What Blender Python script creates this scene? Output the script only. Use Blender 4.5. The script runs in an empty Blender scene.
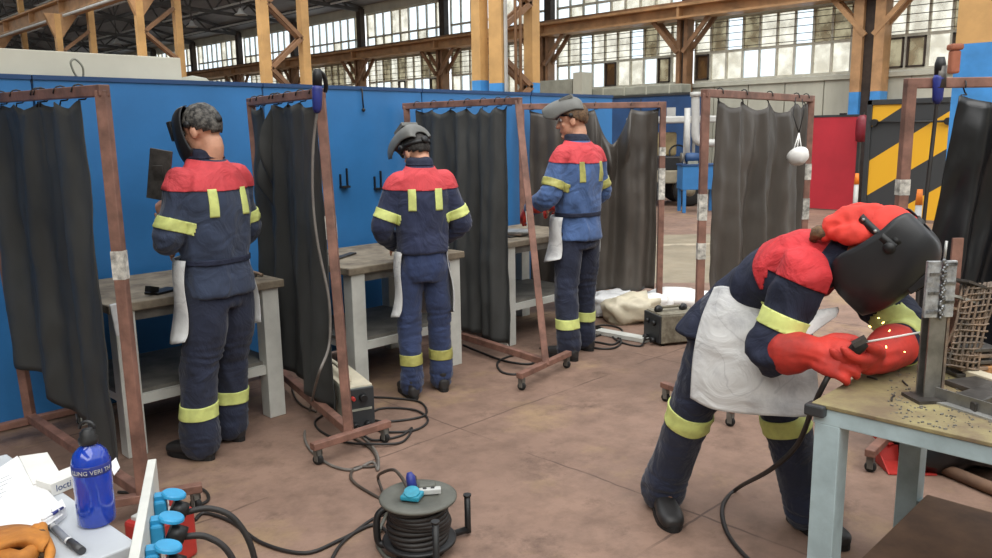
import bpy, bmesh, math, random
import numpy as np
from mathutils import Vector as V, Matrix, Euler, noise
random.seed(7)
S = bpy.context.scene
COL = S.collection
R_ = math.radians

# ------------------------------------------------------------------ camera model
FPX, HOR, CH = 805.0, 132.5, 1.6
roll = math.atan(.015); pitch = math.atan((279 - HOR) / FPX)
cF = V((math.sqrt(.5), math.sqrt(.5), 0)); cR = V((math.sqrt(.5), -math.sqrt(.5), 0)); cZ = V((0, 0, 1))
fw = cF * math.cos(pitch) - cZ * math.sin(pitch); up0 = cF * math.sin(pitch) + cZ * math.cos(pitch)
cr = cR * math.cos(roll) - up0 * math.sin(roll); cu = cR * math.sin(roll) + up0 * math.cos(roll)
CAM = V((0, 0, CH))
def ray(px, py): return fw + cr * ((px - 496) / FPX) - cu * ((py - 279) / FPX)
def P(px, py, d):            # point at forward distance d
    q = ray(px, py); return CAM + q * (d / q.dot(cF))
def G(px, py, z=0.0):        # point at height z
    q = ray(px, py); return CAM + q * ((z - CH) / q.z)
def OX(px, py, x): q = ray(px, py); return CAM + q * (x / q.x)
def OY(px, py, y): q = ray(px, py); return CAM + q * (y / q.y)
def RFZ(r, f, z): return cR * r + cF * f + cZ * z

cam = bpy.data.cameras.new('camera'); co = bpy.data.objects.new('camera', cam); COL.objects.link(co)
cam.sensor_width = 36; cam.lens = FPX / 992 * 36; cam.clip_start = .05; cam.clip_end = 300
M3 = Matrix((cr, cu, -fw)).transposed()
co.matrix_world = Matrix.Translation(CAM) @ M3.to_4x4()
S.camera = co

# ------------------------------------------------------------------ materials
def lin(c):
    o = []
    for v in c:
        v /= 255.0
        o.append(v / 12.92 if v <= .04045 else ((v + .055) / 1.055) ** 2.4)
    return o
def mat(name, col, rough=.6, metal=0., var=.12, scale=6., bump=0., bscale=40., col2=None, spec=.5, thr=(.35, .65), stretch=None, coat=0, alpha=1, bdist=.01, sheen=0, bdt=0., veins=None):
    m = bpy.data.materials.new(name); m.use_nodes = True
    nt = m.node_tree; N = nt.nodes; L = nt.links; b = N['Principled BSDF']
    c = lin(col)
    b.inputs['Roughness'].default_value = rough; b.inputs['Metallic'].default_value = metal
    b.inputs['Specular IOR Level'].default_value = spec
    if coat: b.inputs['Coat Weight'].default_value = coat
    tc = N.new('ShaderNodeTexCoord'); src = tc.outputs['Object']
    if stretch:
        mp = N.new('ShaderNodeMapping'); mp.inputs['Scale'].default_value = stretch
        L.new(src, mp.inputs['Vector']); src = mp.outputs['Vector']
    nz = N.new('ShaderNodeTexNoise'); nz.inputs['Scale'].default_value = scale; nz.inputs['Detail'].default_value = 6
    nz.inputs['Roughness'].default_value = .62
    L.new(src, nz.inputs['Vector'])
    rp = N.new('ShaderNodeValToRGB')
    rp.color_ramp.elements[0].position = thr[0]; rp.color_ramp.elements[1].position = thr[1]
    c2 = lin(col2) if col2 else [v * (1 - 2.2 * var) for v in c]
    if not col2: c = [v * (1 + .5 * var) for v in c]
    rp.color_ramp.elements[0].color = (*c2, 1); rp.color_ramp.elements[1].color = (*c, 1)
    L.new(nz.outputs['Fac'], rp.inputs['Fac']); cout = rp.outputs['Color']
    if veins:
        n3 = N.new('ShaderNodeTexNoise'); n3.inputs['Scale'].default_value = veins[0]; n3.inputs['Detail'].default_value = 3; n3.inputs['Distortion'].default_value = .6
        L.new(src, n3.inputs['Vector']); r3 = N.new('ShaderNodeValToRGB'); e_ = r3.color_ramp.elements; w_ = veins[1]
        e_[0].position = .5 - w_; e_[0].color = (0, 0, 0, 1); e_[1].position = .5 + w_; e_[1].color = (0, 0, 0, 1); k_ = e_.new(.5); k_.color = (veins[2],) * 3 + (1,)
        L.new(n3.outputs['Fac'], r3.inputs['Fac']); m3 = N.new('ShaderNodeMixRGB'); m3.inputs['Color2'].default_value = (*lin(veins[3]), 1)
        L.new(r3.outputs['Color'], m3.inputs['Fac']); L.new(cout, m3.inputs['Color1']); cout = m3.outputs['Color']
    L.new(cout, b.inputs['Base Color'])
    if bump:
        n2 = N.new('ShaderNodeTexNoise'); n2.inputs['Scale'].default_value = bscale; n2.inputs['Detail'].default_value = 4; n2.inputs['Distortion'].default_value = bdt
        L.new(src, n2.inputs['Vector'])
        bp = N.new('ShaderNodeBump'); bp.inputs['Strength'].default_value = bump; bp.inputs['Distance'].default_value = bdist
        L.new(n2.outputs['Fac'], bp.inputs['Height']); L.new(bp.outputs['Normal'], b.inputs['Normal'])
    if sheen: b.inputs['Sheen Weight'].default_value = sheen
    if alpha < 1: b.inputs['Alpha'].default_value = alpha
    return m
MT = {}
def mk(key, *a, **k): MT[key] = mat(key, *a, **k); return MT[key]
mk('blue_panel', (50, 118, 178), .45, var=.10, scale=1.2, bump=.04, bscale=14)
mk('blue_paint', (66, 140, 205), .5, var=.10, scale=3)
mk('dark_blue', (38, 74, 120), .55, var=.12, scale=2)
mk('cream', (214, 210, 192), .6, var=.05, scale=2)
mk('cladding', (186, 184, 168), .7, var=.10, scale=1.2, stretch=(1, 1, .35))
mk('tan_steel', (180, 138, 96), .55, var=.16, scale=2.5)
mk('tan_dark', (138, 102, 72), .6, var=.2, scale=2.5)
mk('yellow_col', (200, 156, 98), .5, var=.12, scale=2.0)
mk('grey_steel', (120, 118, 112), .5, .3, var=.2, scale=5)
mk('roof_grey', (165, 165, 165), .8, var=.18, scale=1.0, stretch=(1, .2, 1))
mk('roof_steel', (84, 82, 80), .7, var=.2, scale=2)
mk('pale_pipe', (190, 190, 186), .4, var=.08, scale=4)
mk('mullion', (196, 192, 176), .6, var=.12, scale=5)
mk('dark_frame', (62, 50, 42), .7, var=.2, scale=5)
mk('rust_tube', (136, 98, 84), .6, var=.22, scale=9, bump=.1, bscale=60)
mk('chip_paper', (200, 196, 186), .7, var=.3, scale=30)
mk('pvc', (68, 69, 68), .55, var=.16, scale=3.2, stretch=(1, 1, .35), bump=.12, bscale=9, spec=.3)
mk('pvc_brown', (78, 72, 66), .45, var=.2, scale=3.0, stretch=(1, 1, .35), bump=.12, bscale=9)
mk('pvc_black', (24, 25, 28), .3, var=.2, scale=5, bump=.2, bscale=7)
mk('white_metal', (208, 208, 200), .5, var=.08, scale=5)
mk('bench_blue', (170, 190, 194), .5, var=.12, scale=6)
mk('bench_top', (150, 138, 118), .75, var=.0, scale=7, col2=(96, 84, 70), bump=.1, bscale=25)
mk('bench_under', (120, 116, 108), .7, var=.2, scale=6)
mk('bench_yellow', (150, 140, 96), .75, scale=5, col2=(112, 96, 74), thr=(.38, .66), bump=.3, bscale=45)
mk('shelf_brown', (122, 92, 70), .8, scale=4, col2=(90, 68, 54), bump=.1)
mk('navy', (40, 48, 78), .85, var=.14, scale=7, bump=.75, bscale=6, bdist=.035, bdt=1.6, sheen=.15)
mk('navy_grey', (48, 59, 82), .85, var=.14, scale=7, bump=.75, bscale=6, bdist=.035, bdt=1.6, sheen=.15)
mk('work_blue', (72, 100, 148), .85, var=.16, scale=7, bump=.75, bscale=6, bdist=.035, bdt=1.6, sheen=.15)
mk('navy_trouser', (31, 38, 60), .85, var=.16, scale=6, bump=.75, bscale=6, bdist=.035, bdt=1.6, sheen=.15)
mk('work_trouser', (44, 58, 94), .85, var=.18, scale=6, bump=.75, bscale=6, bdist=.035, bdt=1.6, sheen=.15)
mk('navy_dark', (30, 36, 58), .85, var=.18, scale=6, bump=.75, bscale=6, bdist=.035, bdt=1.6)
mk('red_yoke', (208, 70, 76), .8, var=.10, scale=7, bump=.75, bscale=6, bdist=.035, bdt=1.6)
mk('red_deep', (196, 44, 50), .8, var=.14, scale=6, bump=.75, bscale=6, bdist=.035, bdt=1.6)
mk('lime', (212, 220, 132), .6, var=.08, scale=20)
mk('lime_dull', (176, 172, 96), .5, var=.14, scale=20)
mk('bandana', (226, 64, 52), .8, var=.14, scale=7, bump=.3, bscale=10, bdist=.02)
mk('skin', (206, 152, 124), .55, var=.10, scale=14)
mk('skin_tan', (186, 136, 104), .55, var=.10, scale=14)
mk('hair_grey', (104, 100, 94), .7, scale=45, col2=(40, 38, 36), thr=(.42, .62), bump=.6, bscale=100)
mk('plate_silver', (186, 188, 188), .35, .35, scale=30, col2=(120, 122, 124), bump=.5, bscale=40)
mk('cable_grey', (112, 106, 100), .55, var=.15, scale=10)
mk('hair_dark', (58, 54, 50), .7, scale=60, col2=(26, 23, 21), bump=.6, bscale=120)
mk('hair_brown', (120, 92, 64), .7, scale=50, col2=(70, 52, 38), bump=.6, bscale=100)
mk('helmet_black', (34, 35, 38), .38, var=.12, scale=8)
mk('helmet_grey', (104, 104, 100), .5, var=.10, scale=10)
mk('lens', (16, 20, 22), .12, var=.1, scale=4)
mk('strap_black', (24, 24, 25), .5, var=.15, scale=20)
mk('apron', (206, 206, 204), .7, var=.0, scale=5, col2=(168, 168, 170), thr=(.32, .52), bump=.6, bscale=6, bdist=.03, bdt=1.2, veins=(3.2, .010, .35, (130, 130, 134)))
mk('glove_red', (194, 52, 40), .7, scale=9, col2=(136, 38, 32), thr=(.3, .6), bump=.3, bscale=22)
mk('glove_dirty', (120, 48, 40), .75, scale=9, col2=(84, 40, 36), bump=.3, bscale=22)
mk('shoe', (44, 42, 42), .5, var=.2, scale=14)
mk('sole', (24, 23, 23), .7, var=.2, scale=14)
mk('steel', (150, 148, 144), .4, .75, var=.2, scale=9)
mk('steel_dark', (96, 92, 88), .5, .6, var=.25, scale=12, bump=.2, bscale=30)
mk('steel_pale', (176, 176, 172), .45, .5, var=.2, scale=12)
mk('steel_rust', (146, 122, 102), .6, .3, scale=14, col2=(90, 84, 78), bump=.3, bscale=30)
mk('weld', (150, 152, 154), .3, .8, scale=40, col2=(84, 84, 84), bump=.8, bscale=50)
mk('cable', (40, 36, 34), .55, var=.2, scale=10)
mk('cable_brown', (74, 64, 56), .6, var=.2, scale=10)
mk('black_plastic', (30, 30, 31), .45, var=.15, scale=10)
mk('reel_grey', (96, 96, 88), .55, var=.12, scale=12)
mk('machine_grey', (150, 150, 136), .5, var=.1, scale=8)
mk('machine_worn', (150, 144, 126), .65, scale=22, col2=(112, 104, 88), bump=.2)
mk('machine_cream', (206, 196, 172), .5, var=.08, scale=8)
mk('socket_blue', (44, 148, 196), .4, var=.08, scale=10)
mk('teal', (44, 142, 166), .35, var=.2, scale=14)
mk('torch_blue', (40, 52, 130), .45, var=.15, scale=12)
mk('red_plastic', (180, 52, 46), .45, var=.1, scale=8)
mk('red_panel', (186, 42, 56), .5, var=.07, scale=1.5)
mk('red_dark', (120, 24, 40), .4, var=.1, scale=5)
mk('orange', (240, 130, 36), .5, var=.1, scale=8)
mk('hazard_black', (52, 54, 56), .5, var=.12, scale=3)
mk('hazard_yellow', (226, 170, 36), .5, var=.08, scale=3)
mk('terracotta', (160, 96, 70), .7, var=.12, scale=5)
mk('paper', (226, 226, 226), .7, var=.03, scale=6)
mk('paper_box', (222, 220, 214), .6, var=.05, scale=6)
mk('ink', (120, 124, 132), .8, var=.05)
mk('ink_blue', (64, 82, 128), .7, var=.05)
mk('marker', (60, 60, 62), .4, var=.1)
mk('clear_plastic', (206, 206, 206), .25, var=.06, scale=20)
mk('leather_tan', (198, 128, 48), .75, scale=9, col2=(150, 92, 34), bump=.35, bscale=30)
mk('leather_in', (92, 68, 44), .8, var=.2, scale=9)
mk('table_white', (186, 190, 194), .5, var=.05, scale=4)
mk('wood', (190, 140, 92), .7, scale=4, col2=(160, 112, 70), stretch=(1, 8, 1))
mk('white_cloth', (230, 228, 224), .8, var=.06, scale=10)
mk('tarp_grey', (150, 150, 136), .7, var=.12, scale=3)
mk('truck_body', (140, 132, 112), .6, var=.15, scale=3)
mk('truck_glass', (168, 150, 110), .3, var=.2, scale=3)
mk('rubber', (30, 30, 30), .7, var=.15, scale=8)
mk('pane_dark', (66, 66, 66), .3, var=.2, scale=2)
mk('eye_white', (220, 216, 210), .3, var=.02)
mk('iris', (40, 30, 24), .2, var=.02)
mk('lip', (166, 98, 88), .5, var=.05)
mk('dust', (150, 130, 104), .9, scale=12, col2=(120, 100, 80))

def glass_pane(name, trans, diff, mixf, scale=3.):
    # dirty translucent window glass: part clear to the sky, part dusty film
    m = bpy.data.materials.new(name); m.use_nodes = True; nt = m.node_tree; N = nt.nodes; L = nt.links
    N.remove(N['Principled BSDF']); out = N['Material Output']
    t = N.new('ShaderNodeBsdfTransparent'); t.inputs['Color'].default_value = (*lin(trans), 1)
    d = N.new('ShaderNodeBsdfDiffuse'); d.inputs['Color'].default_value = (*lin(diff), 1)
    tc = N.new('ShaderNodeTexCoord'); nz = N.new('ShaderNodeTexNoise'); nz.inputs['Scale'].default_value = scale; nz.inputs['Detail'].default_value = 5
    rp = N.new('ShaderNodeValToRGB'); a, b = mixf
    rp.color_ramp.elements[0].position = .38; rp.color_ramp.elements[1].position = .64
    rp.color_ramp.elements[0].color = (a, a, a, 1); rp.color_ramp.elements[1].color = (b, b, b, 1)
    mx = N.new('ShaderNodeMixShader')
    L.new(tc.outputs['Object'], nz.inputs['Vector']); L.new(nz.outputs['Fac'], rp.inputs['Fac']); L.new(rp.outputs['Color'], mx.inputs['Fac'])
    L.new(t.outputs[0], mx.inputs[1]); L.new(d.outputs[0], mx.inputs[2]); L.new(mx.outputs[0], out.inputs['Surface'])
    MT[name] = m
glass_pane('pane_clear', (240, 246, 250), (200, 200, 190), (.0, .08))
glass_pane('pane_frost', (234, 231, 222), (204, 196, 172), (.0, .30))
glass_pane('pane_dirty', (196, 190, 172), (160, 140, 110), (.05, .6))
glass_pane('pane_brown', (150, 128, 100), (96, 74, 56), (.3, .95), 2.2)

def emit(name, col, s):
    m = bpy.data.materials.new(name); m.use_nodes = True; nt = m.node_tree; N = nt.nodes
    N.remove(N['Principled BSDF']); e = N.new('ShaderNodeEmission'); e.inputs['Color'].default_value = (*lin(col), 1); e.inputs['Strength'].default_value = s
    nt.links.new(e.outputs[0], N['Material Output'].inputs['Surface']); MT[name] = m
emit('spark', (255, 190, 90), 9.0)

def bottle_mat():
    m = bpy.data.materials.new('bottle_blue'); m.use_nodes = True; b = m.node_tree.nodes['Principled BSDF']
    b.inputs['Base Color'].default_value = (*lin((28, 72, 196)), 1); b.inputs['Roughness'].default_value = .12
    b.inputs['Transmission Weight'].default_value = .35; b.inputs['Coat Weight'].default_value = .6
    MT['bottle_blue'] = m
bottle_mat()

def floor_mat():
    m = bpy.data.materials.new('floor_concrete'); m.use_nodes = True; nt = m.node_tree; N = nt.nodes; L = nt.links; b = N['Principled BSDF']
    geo = N.new('ShaderNodeNewGeometry'); pos = geo.outputs['Position']
    def nz(sc, det=6, rough=.6):
        n = N.new('ShaderNodeTexNoise'); n.inputs['Scale'].default_value = sc; n.inputs['Detail'].default_value = det; n.inputs['Roughness'].default_value = rough
        L.new(pos, n.inputs['Vector']); return n.outputs['Fac']
    def ramp(f, p0, p1, c0=(0, 0, 0), c1=(1, 1, 1)):
        r = N.new('ShaderNodeValToRGB'); r.color_ramp.elements[0].position = p0; r.color_ramp.elements[1].position = p1
        r.color_ramp.elements[0].color = (*c0, 1); r.color_ramp.elements[1].color = (*c1, 1); L.new(f, r.inputs['Fac']); return r.outputs['Color']
    def mix(a, c, f, mode='MIX'):
        x = N.new('ShaderNodeMixRGB'); x.blend_type = mode
        if isinstance(f, float): x.inputs['Fac'].default_value = f
        else: L.new(f, x.inputs['Fac'])
        L.new(a, x.inputs['Color1'])
        if isinstance(c, tuple): x.inputs['Color2'].default_value = (*c, 1)
        else: L.new(c, x.inputs['Color2'])
        return x.outputs['Color']
    def math_(op, a, c=None, d=None):
        x = N.new('ShaderNodeMath'); x.operation = op
        for i, v in enumerate((a, c, d)):
            if v is None: continue
            if isinstance(v, (int, float)): x.inputs[i].default_value = v
            else: L.new(v, x.inputs[i])
        return x.outputs[0]
    base = ramp(nz(.9), .3, .7, lin((124, 100, 87)), lin((150, 122, 106)))
    base = mix(base, tuple(lin((108, 87, 75))), ramp(nz(5.5, 8, .7), .42, .75))
    base = mix(base, tuple(lin((88, 70, 60))), ramp(nz(2.6, 10, .8), .54, .72))
    base = mix(base, tuple(lin((172, 146, 104))), math_('MULTIPLY', ramp(nz(1.1, 6, .7), .54, .70), .45))
    sep = N.new('ShaderNodeSeparateXYZ'); L.new(pos, sep.inputs[0]); X, Y = sep.outputs['X'], sep.outputs['Y']
    wob = math_('MULTIPLY', math_('SUBTRACT', nz(3., 3), .5), .05)
    def line(c, period, off, w):
        t = math_('ADD', math_('DIVIDE', math_('ADD', math_('ADD', c, wob), off), period), 100.)
        fr = math_('ABSOLUTE', math_('SUBTRACT', math_('FRACT', t), .5))
        return math_('LESS_THAN', fr, w / period)
    jt = math_('MAXIMUM', line(X, 1.9, .02, .006), line(Y, 1.5, .62, .006))
    jt = math_('MULTIPLY', jt, ramp(nz(1.7, 3), .42, .55))
    base = mix(base, tuple(lin((84, 66, 58))), math_('MULTIPLY', jt, .75))
    # the grey drive lane across the hall with its worn pale line
    s = math_('ADD', math_('MULTIPLY', X, .7071), math_('MULTIPLY', Y, .7071))
    sw = math_('ADD', s, math_('MULTIPLY', math_('SUBTRACT', nz(1.5, 3), .5), .3))
    lane = math_('MULTIPLY', math_('GREATER_THAN', sw, 8.4), math_('LESS_THAN', sw, 12.4))
    lcol = ramp(nz(2.2), .35, .7, lin((128, 118, 100)), lin((150, 138, 118)))
    base = mix(base, lcol, lane)
    pl = math_('MULTIPLY', math_('LESS_THAN', math_('ABSOLUTE', math_('SUBTRACT', s, 11.3)), .09), ramp(nz(4., 4), .4, .5))
    base = mix(base, tuple(lin((186, 172, 150))), math_('MULTIPLY', pl, .7))
    L.new(base, b.inputs['Base Color'])
    L.new(ramp(nz(3.), .3, .7, (.5, .5, .5), (.8, .8, .8)), b.inputs['Roughness'])
    b.inputs['Specular IOR Level'].default_value = .3
    bp = N.new('ShaderNodeBump'); bp.inputs['Strength'].default_value = .25; bp.inputs['Distance'].default_value = .01
    L.new(nz(18., 6, .7), bp.inputs['Height']); L.new(bp.outputs['Normal'], b.inputs['Normal'])
    MT['floor'] = m
floor_mat()

# ------------------------------------------------------------------ object helpers
ROOTM = {}
def tag(o, label=None, cat=None, group=None, kind=None):
    if label: o['label'] = label
    if cat: o['category'] = cat
    if group: o['group'] = group
    if kind: o['kind'] = kind
    return o
def thing(name, label, cat, loc=(0, 0, 0), rotz=0., group=None):
    o = bpy.data.objects.new(name, None); COL.objects.link(o); o.empty_display_size = .1
    o.location = loc; o.rotation_euler = (0, 0, rotz)
    ROOTM[o.name] = Matrix.Translation(V(loc)) @ Matrix.Rotation(rotz, 4, 'Z')
    return tag(o, label, cat, group)
def root_of(o):
    while o.parent: o = o.parent
    return o
def crom(a, t):   # catmull-rom through list of numpy-able values, t in [0, len-1]
    n = len(a); i = min(int(t), n - 2); u = t - i
    p0, p1, p2, p3 = a[max(i - 1, 0)], a[i], a[i + 1], a[min(i + 2, n - 1)]
    return .5 * ((2 * p1) + (p2 - p0) * u + (2 * p0 - 5 * p1 + 4 * p2 - p3) * u * u + (3 * p1 - p0 - 3 * p2 + p3) * u ** 3)
def spline(pts, sub=6):
    A = [np.array(p, float) for p in pts]; n = len(A)
    return [V(crom(A, i / sub)) for i in range((n - 1) * sub)] + [V(A[-1])]

class MB:
    def __init__(s): s.bm = bmesh.new()
    def face(s, vs, m=0, sm=False):
        try: f = s.bm.faces.new(vs)
        except ValueError: return None
        f.material_index = m; f.smooth = sm; return f
    def box(s, c, size, rot=None, m=0):
        c = V(c); hx, hy, hz = (k / 2 for k in size)
        if rot is None: Rm = Matrix.Identity(3)
        elif isinstance(rot, (int, float)): Rm = Matrix.Rotation(rot, 3, 'Z')
        else: Rm = rot
        v = [s.bm.verts.new(c + Rm @ V((x, y, z))) for x in (-hx, hx) for y in (-hy, hy) for z in (-hz, hz)]
        for q in ((0, 1, 3, 2), (4, 6, 7, 5), (0, 4, 5, 1), (2, 3, 7, 6), (0, 2, 6, 4), (1, 5, 7, 3)): s.face([v[i] for i in q], m)
        return s
    def bx(s, x0, x1, y0, y1, z0, z1, m=0): return s.box(((x0 + x1) / 2, (y0 + y1) / 2, (z0 + z1) / 2), (abs(x1 - x0), abs(y1 - y0), abs(z1 - z0)), None, m)
    def bar(s, p, q, w, h=None, m=0, up=None):
        p, q = V(p), V(q); h = h or w; d = q - p; L = d.length; d.normalize()
        u = V(up) if up else (cZ if abs(d.z) < .95 else V((0, 1, 0)))
        x = d.cross(u).normalized(); z = x.cross(d).normalized()
        return s.box((p + q) / 2, (w, L, h), Matrix((x, d, z)).transposed(), m)
    def tube(s, pts, r, n=8, m=0, cap=True, closed=False, sm=True):
        pts = [V(p) for p in pts]; k = len(pts); rr = r if isinstance(r, (list, tuple)) else [r] * k
        rings = []; prev = None
        for i, p in enumerate(pts):
            if closed: t = pts[(i + 1) % k] - pts[i - 1]
            else: t = pts[min(i + 1, k - 1)] - pts[max(i - 1, 0)]
            if t.length < 1e-9: t = V((0, 0, 1))
            t.normalize()
            if prev is None:
                a = V((0, 0, 1)) if abs(t.z) < .9 else V((1, 0, 0)); x = t.cross(a).normalized()
            else:
                x = prev - t * prev.dot(t)
                x = x.normalized() if x.length > 1e-6 else t.orthogonal().normalized()
            prev = x; y = t.cross(x)
            rings.append([s.bm.verts.new(p + (x * math.cos(2 * math.pi * j / n) + y * math.sin(2 * math.pi * j / n)) * rr[i]) for j in range(n)])
        for i in range(k if closed else k - 1):
            a, b = rings[i], rings[(i + 1) % k]
            for j in range(n): s.face([a[j], a[(j + 1) % n], b[(j + 1) % n], b[j]], m, sm)
        if cap and not closed:
            s.face(rings[0][::-1], m); s.face(rings[-1], m)
        return s
    def cyl(s, p, q, r, n=16, m=0, r2=None): return s.tube([p, q], [r, r if r2 is None else r2], n, m)
    def loft(s, secs, n=24, sub=4, m=0, power=2.0, wob=None):
        # secs: (centre, xaxis, yaxis, rx, ry)
        A = [np.array([*c, *x, *y, rx, ry], float) for c, x, y, rx, ry in secs]; k = len(A)
        T = [i / sub for i in range((k - 1) * sub + 1)]
        rings = []
        for t in T:
            q = crom(A, t); c, x, y = V(q[:3]), V(q[3:6]).normalized(), V(q[6:9]).normalized(); rx, ry = max(q[9], .002), max(q[10], .002)
            ring = []
            for j in range(n):
                a = 2 * math.pi * j / n; ca, sa = math.cos(a), math.sin(a); e = 2 / power
                ring.append(s.bm.verts.new(c + x * (rx * math.copysign(abs(ca) ** e, ca)) + y * (ry * math.copysign(abs(sa) ** e, sa))))
            rings.append(ring)
        for i in range(len(rings) - 1):
            a, b = rings[i], rings[i + 1]
            for j in range(n): s.face([a[j], a[(j + 1) % n], b[(j + 1) % n], b[j]], m, True)
        s.face(rings[0][::-1], m, True); s.face(rings[-1], m, True)
        return s
    def limb(s, pts, rads, n=16, sub=5, m=0):
        P_ = spline(pts, sub); Rr = [float(crom([np.array(float(x)) for x in rads], i / sub)) for i in range((len(rads) - 1) * sub + 1)]
        # rounded ends
        d0 = (P_[0] - P_[1]).normalized(); d1 = (P_[-1] - P_[-2]).normalized(); a, b = [], []
        for k in (1., .92, .7, .38): a.append((P_[0] + d0 * Rr[0] * k * .9, Rr[0] * math.sqrt(max(1 - k * k, .01))))
        for k in (.38, .7, .92, 1.): b.append((P_[-1] + d1 * Rr[-1] * k * .9, Rr[-1] * math.sqrt(max(1 - k * k, .01))))
        pp = [x[0] for x in a] + P_ + [x[0] for x in b]; rr = [x[1] for x in a] + Rr + [x[1] for x in b]
        return s.tube(pp, rr, n, m)
    def ball(s, c, r, m=0, n=16, rot=None):
        c = V(c); r = (r, r, r) if isinstance(r, (int, float)) else r; Rm = rot or Matrix.Identity(3); rings = []
        for i in range(1, n // 2):
            th = math.pi * i / (n // 2)
            rings.append([s.bm.verts.new(c + Rm @ V((r[0] * math.sin(th) * math.cos(2 * math.pi * j / n), r[1] * math.sin(th) * math.sin(2 * math.pi * j / n), r[2] * math.cos(th)))) for j in range(n)])
        t = s.bm.verts.new(c + Rm @ V((0, 0, r[2]))); b = s.bm.verts.new(c + Rm @ V((0, 0, -r[2])))
        for j in range(n): s.face([t, rings[0][j], rings[0][(j + 1) % n]], m, True); s.face([b, rings[-1][(j + 1) % n], rings[-1][j]], m, True)
        for i in range(len(rings) - 1):
            for j in range(n): s.face([rings[i][j], rings[i + 1][j], rings[i + 1][(j + 1) % n], rings[i][(j + 1) % n]], m, True)
        return s
    def lathe(s, prof, c=(0, 0, 0), n=32, m=0, axis=None, sm=True):
        c = V(c); Rm = Matrix.Identity(3) if axis is None else V((0, 0, 1)).rotation_difference(V(axis)).to_matrix(); rings = []
        for r, z in prof: rings.append([s.bm.verts.new(c + Rm @ V((max(r, 1e-4) * math.cos(2 * math.pi * j / n), max(r, 1e-4) * math.sin(2 * math.pi * j / n), z))) for j in range(n)])
        for i in range(len(rings) - 1):
            for j in range(n): s.face([rings[i][j], rings[i][(j + 1) % n], rings[i + 1][(j + 1) % n], rings[i + 1][j]], m, sm)
        if prof[0][0] > 1e-3: s.face(rings[0][::-1], m)
        if prof[-1][0] > 1e-3: s.face(rings[-1], m)
        return s
    def prism(s, poly, vec, m=0):
        poly = [V(p) for p in poly]; vec = V(vec); a = [s.bm.verts.new(p) for p in poly]; b = [s.bm.verts.new(p + vec) for p in poly]; n = len(a)
        s.face(a[::-1], m); s.face(b, m)
        for i in range(n): s.face([a[i], a[(i + 1) % n], b[(i + 1) % n], b[i]], m)
        return s
    def grid(s, rows, m=0, sm=True, thick=0.):
        a = [[s.bm.verts.new(V(p)) for p in r] for r in rows]; fs = []
        for i in range(len(a) - 1):
            for j in range(len(a[0]) - 1): fs.append(s.face([a[i][j], a[i][j + 1], a[i + 1][j + 1], a[i + 1][j]], m, sm))
        if thick:
            s.bm.normal_update()
            bmesh.ops.solidify(s.bm, geom=[f for f in fs if f], thickness=thick)
        return s
    def build(s, name, mats, parent=None, origin=None, bevel=0., local=False, sub=0, recalc=True):
        bm = s.bm
        if recalc: bmesh.ops.recalc_face_normals(bm, faces=bm.faces)
        me = bpy.data.meshes.new(name)
        if not isinstance(mats, (list, tuple)): mats = [mats]
        o = bpy.data.objects.new(name, me); COL.objects.link(o)
        if parent is not None:
            o.parent = parent
            if not local: bm.transform(ROOTM[root_of(parent).name].inverted())
        else:
            if origin is None:
                zs = [v.co.z for v in bm.verts]; xs = [v.co.x for v in bm.verts]; ys = [v.co.y for v in bm.verts]
                origin = ((min(xs) + max(xs)) / 2, (min(ys) + max(ys)) / 2, min(zs))
            o.location = origin; bm.transform(Matrix.Translation(-V(origin)))
        bm.to_mesh(me); bm.free()
        for q in mats: me.materials.append(MT[q] if isinstance(q, str) else q)
        if bevel:
            md = o.modifiers.new('bevel', 'BEVEL'); md.width = bevel; md.segments = 2; md.limit_method = 'ANGLE'
        if sub:
            md = o.modifiers.new('sub', 'SUBSURF'); md.levels = sub; md.render_levels = sub
        return o
def struct(o, label=None):
    o['kind'] = 'structure'
    if label: o['label'] = label
    return o
def fuse(mb, voxel=.009, smooth=4):
    """one continuous surface out of overlapping closed shapes"""
    me = bpy.data.meshes.new('t'); bmesh.ops.recalc_face_normals(mb.bm, faces=mb.bm.faces); mb.bm.to_mesh(me); mb.bm.free()
    o = bpy.data.objects.new('t', me); COL.objects.link(o)
    md = o.modifiers.new('r', 'REMESH'); md.mode = 'VOXEL'; md.voxel_size = voxel
    if smooth:
        sm = o.modifiers.new('s', 'SMOOTH'); sm.factor = .5; sm.iterations = smooth
    dg = bpy.context.evaluated_depsgraph_get(); m2 = bpy.data.meshes.new_from_object(o.evaluated_get(dg))
    bpy.data.objects.remove(o); bpy.data.meshes.remove(me)
    r = MB(); r.bm.from_mesh(m2); bpy.data.meshes.remove(m2)
    for f in r.bm.faces: f.smooth = True
    return r
def wrinkle(mb, amp=.006, sc=(9, 9, 5), seed=0, zones=()):
    """cloth folds: ridged noise along the normals, stronger near the given joints (centre, radius, amp, scale)"""
    bm = mb.bm; bm.normal_update(); off = V((seed * 3.1, seed * 1.7, seed * .9)); mv = []
    for v in bm.verts:
        p = V((v.co.x * sc[0], v.co.y * sc[1], v.co.z * sc[2])) + off
        w = V((noise.noise(p * .6), noise.noise(p * .6 + V((9, 2, 4))), 0)) * .8
        d = amp * (1 - 2.2 * abs(noise.noise(p + w))) * .8 + amp * .4 * noise.noise(p * 2.1)
        for c, rad, a, fs in zones:
            k = max(0, 1 - (v.co - V(c)).length / rad)
            if k: 
                q = V((v.co.x * 3, v.co.y * 3, v.co.z * fs)) + off + V((noise.noise(v.co * 7) * .8,) * 3)
                d += a * k * (1 - 2.4 * abs(noise.noise(q)))
        mv.append(v.normal * d)
    for v, d in zip(bm.verts, mv): v.co += d
    bm.normal_update(); return mb
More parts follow.
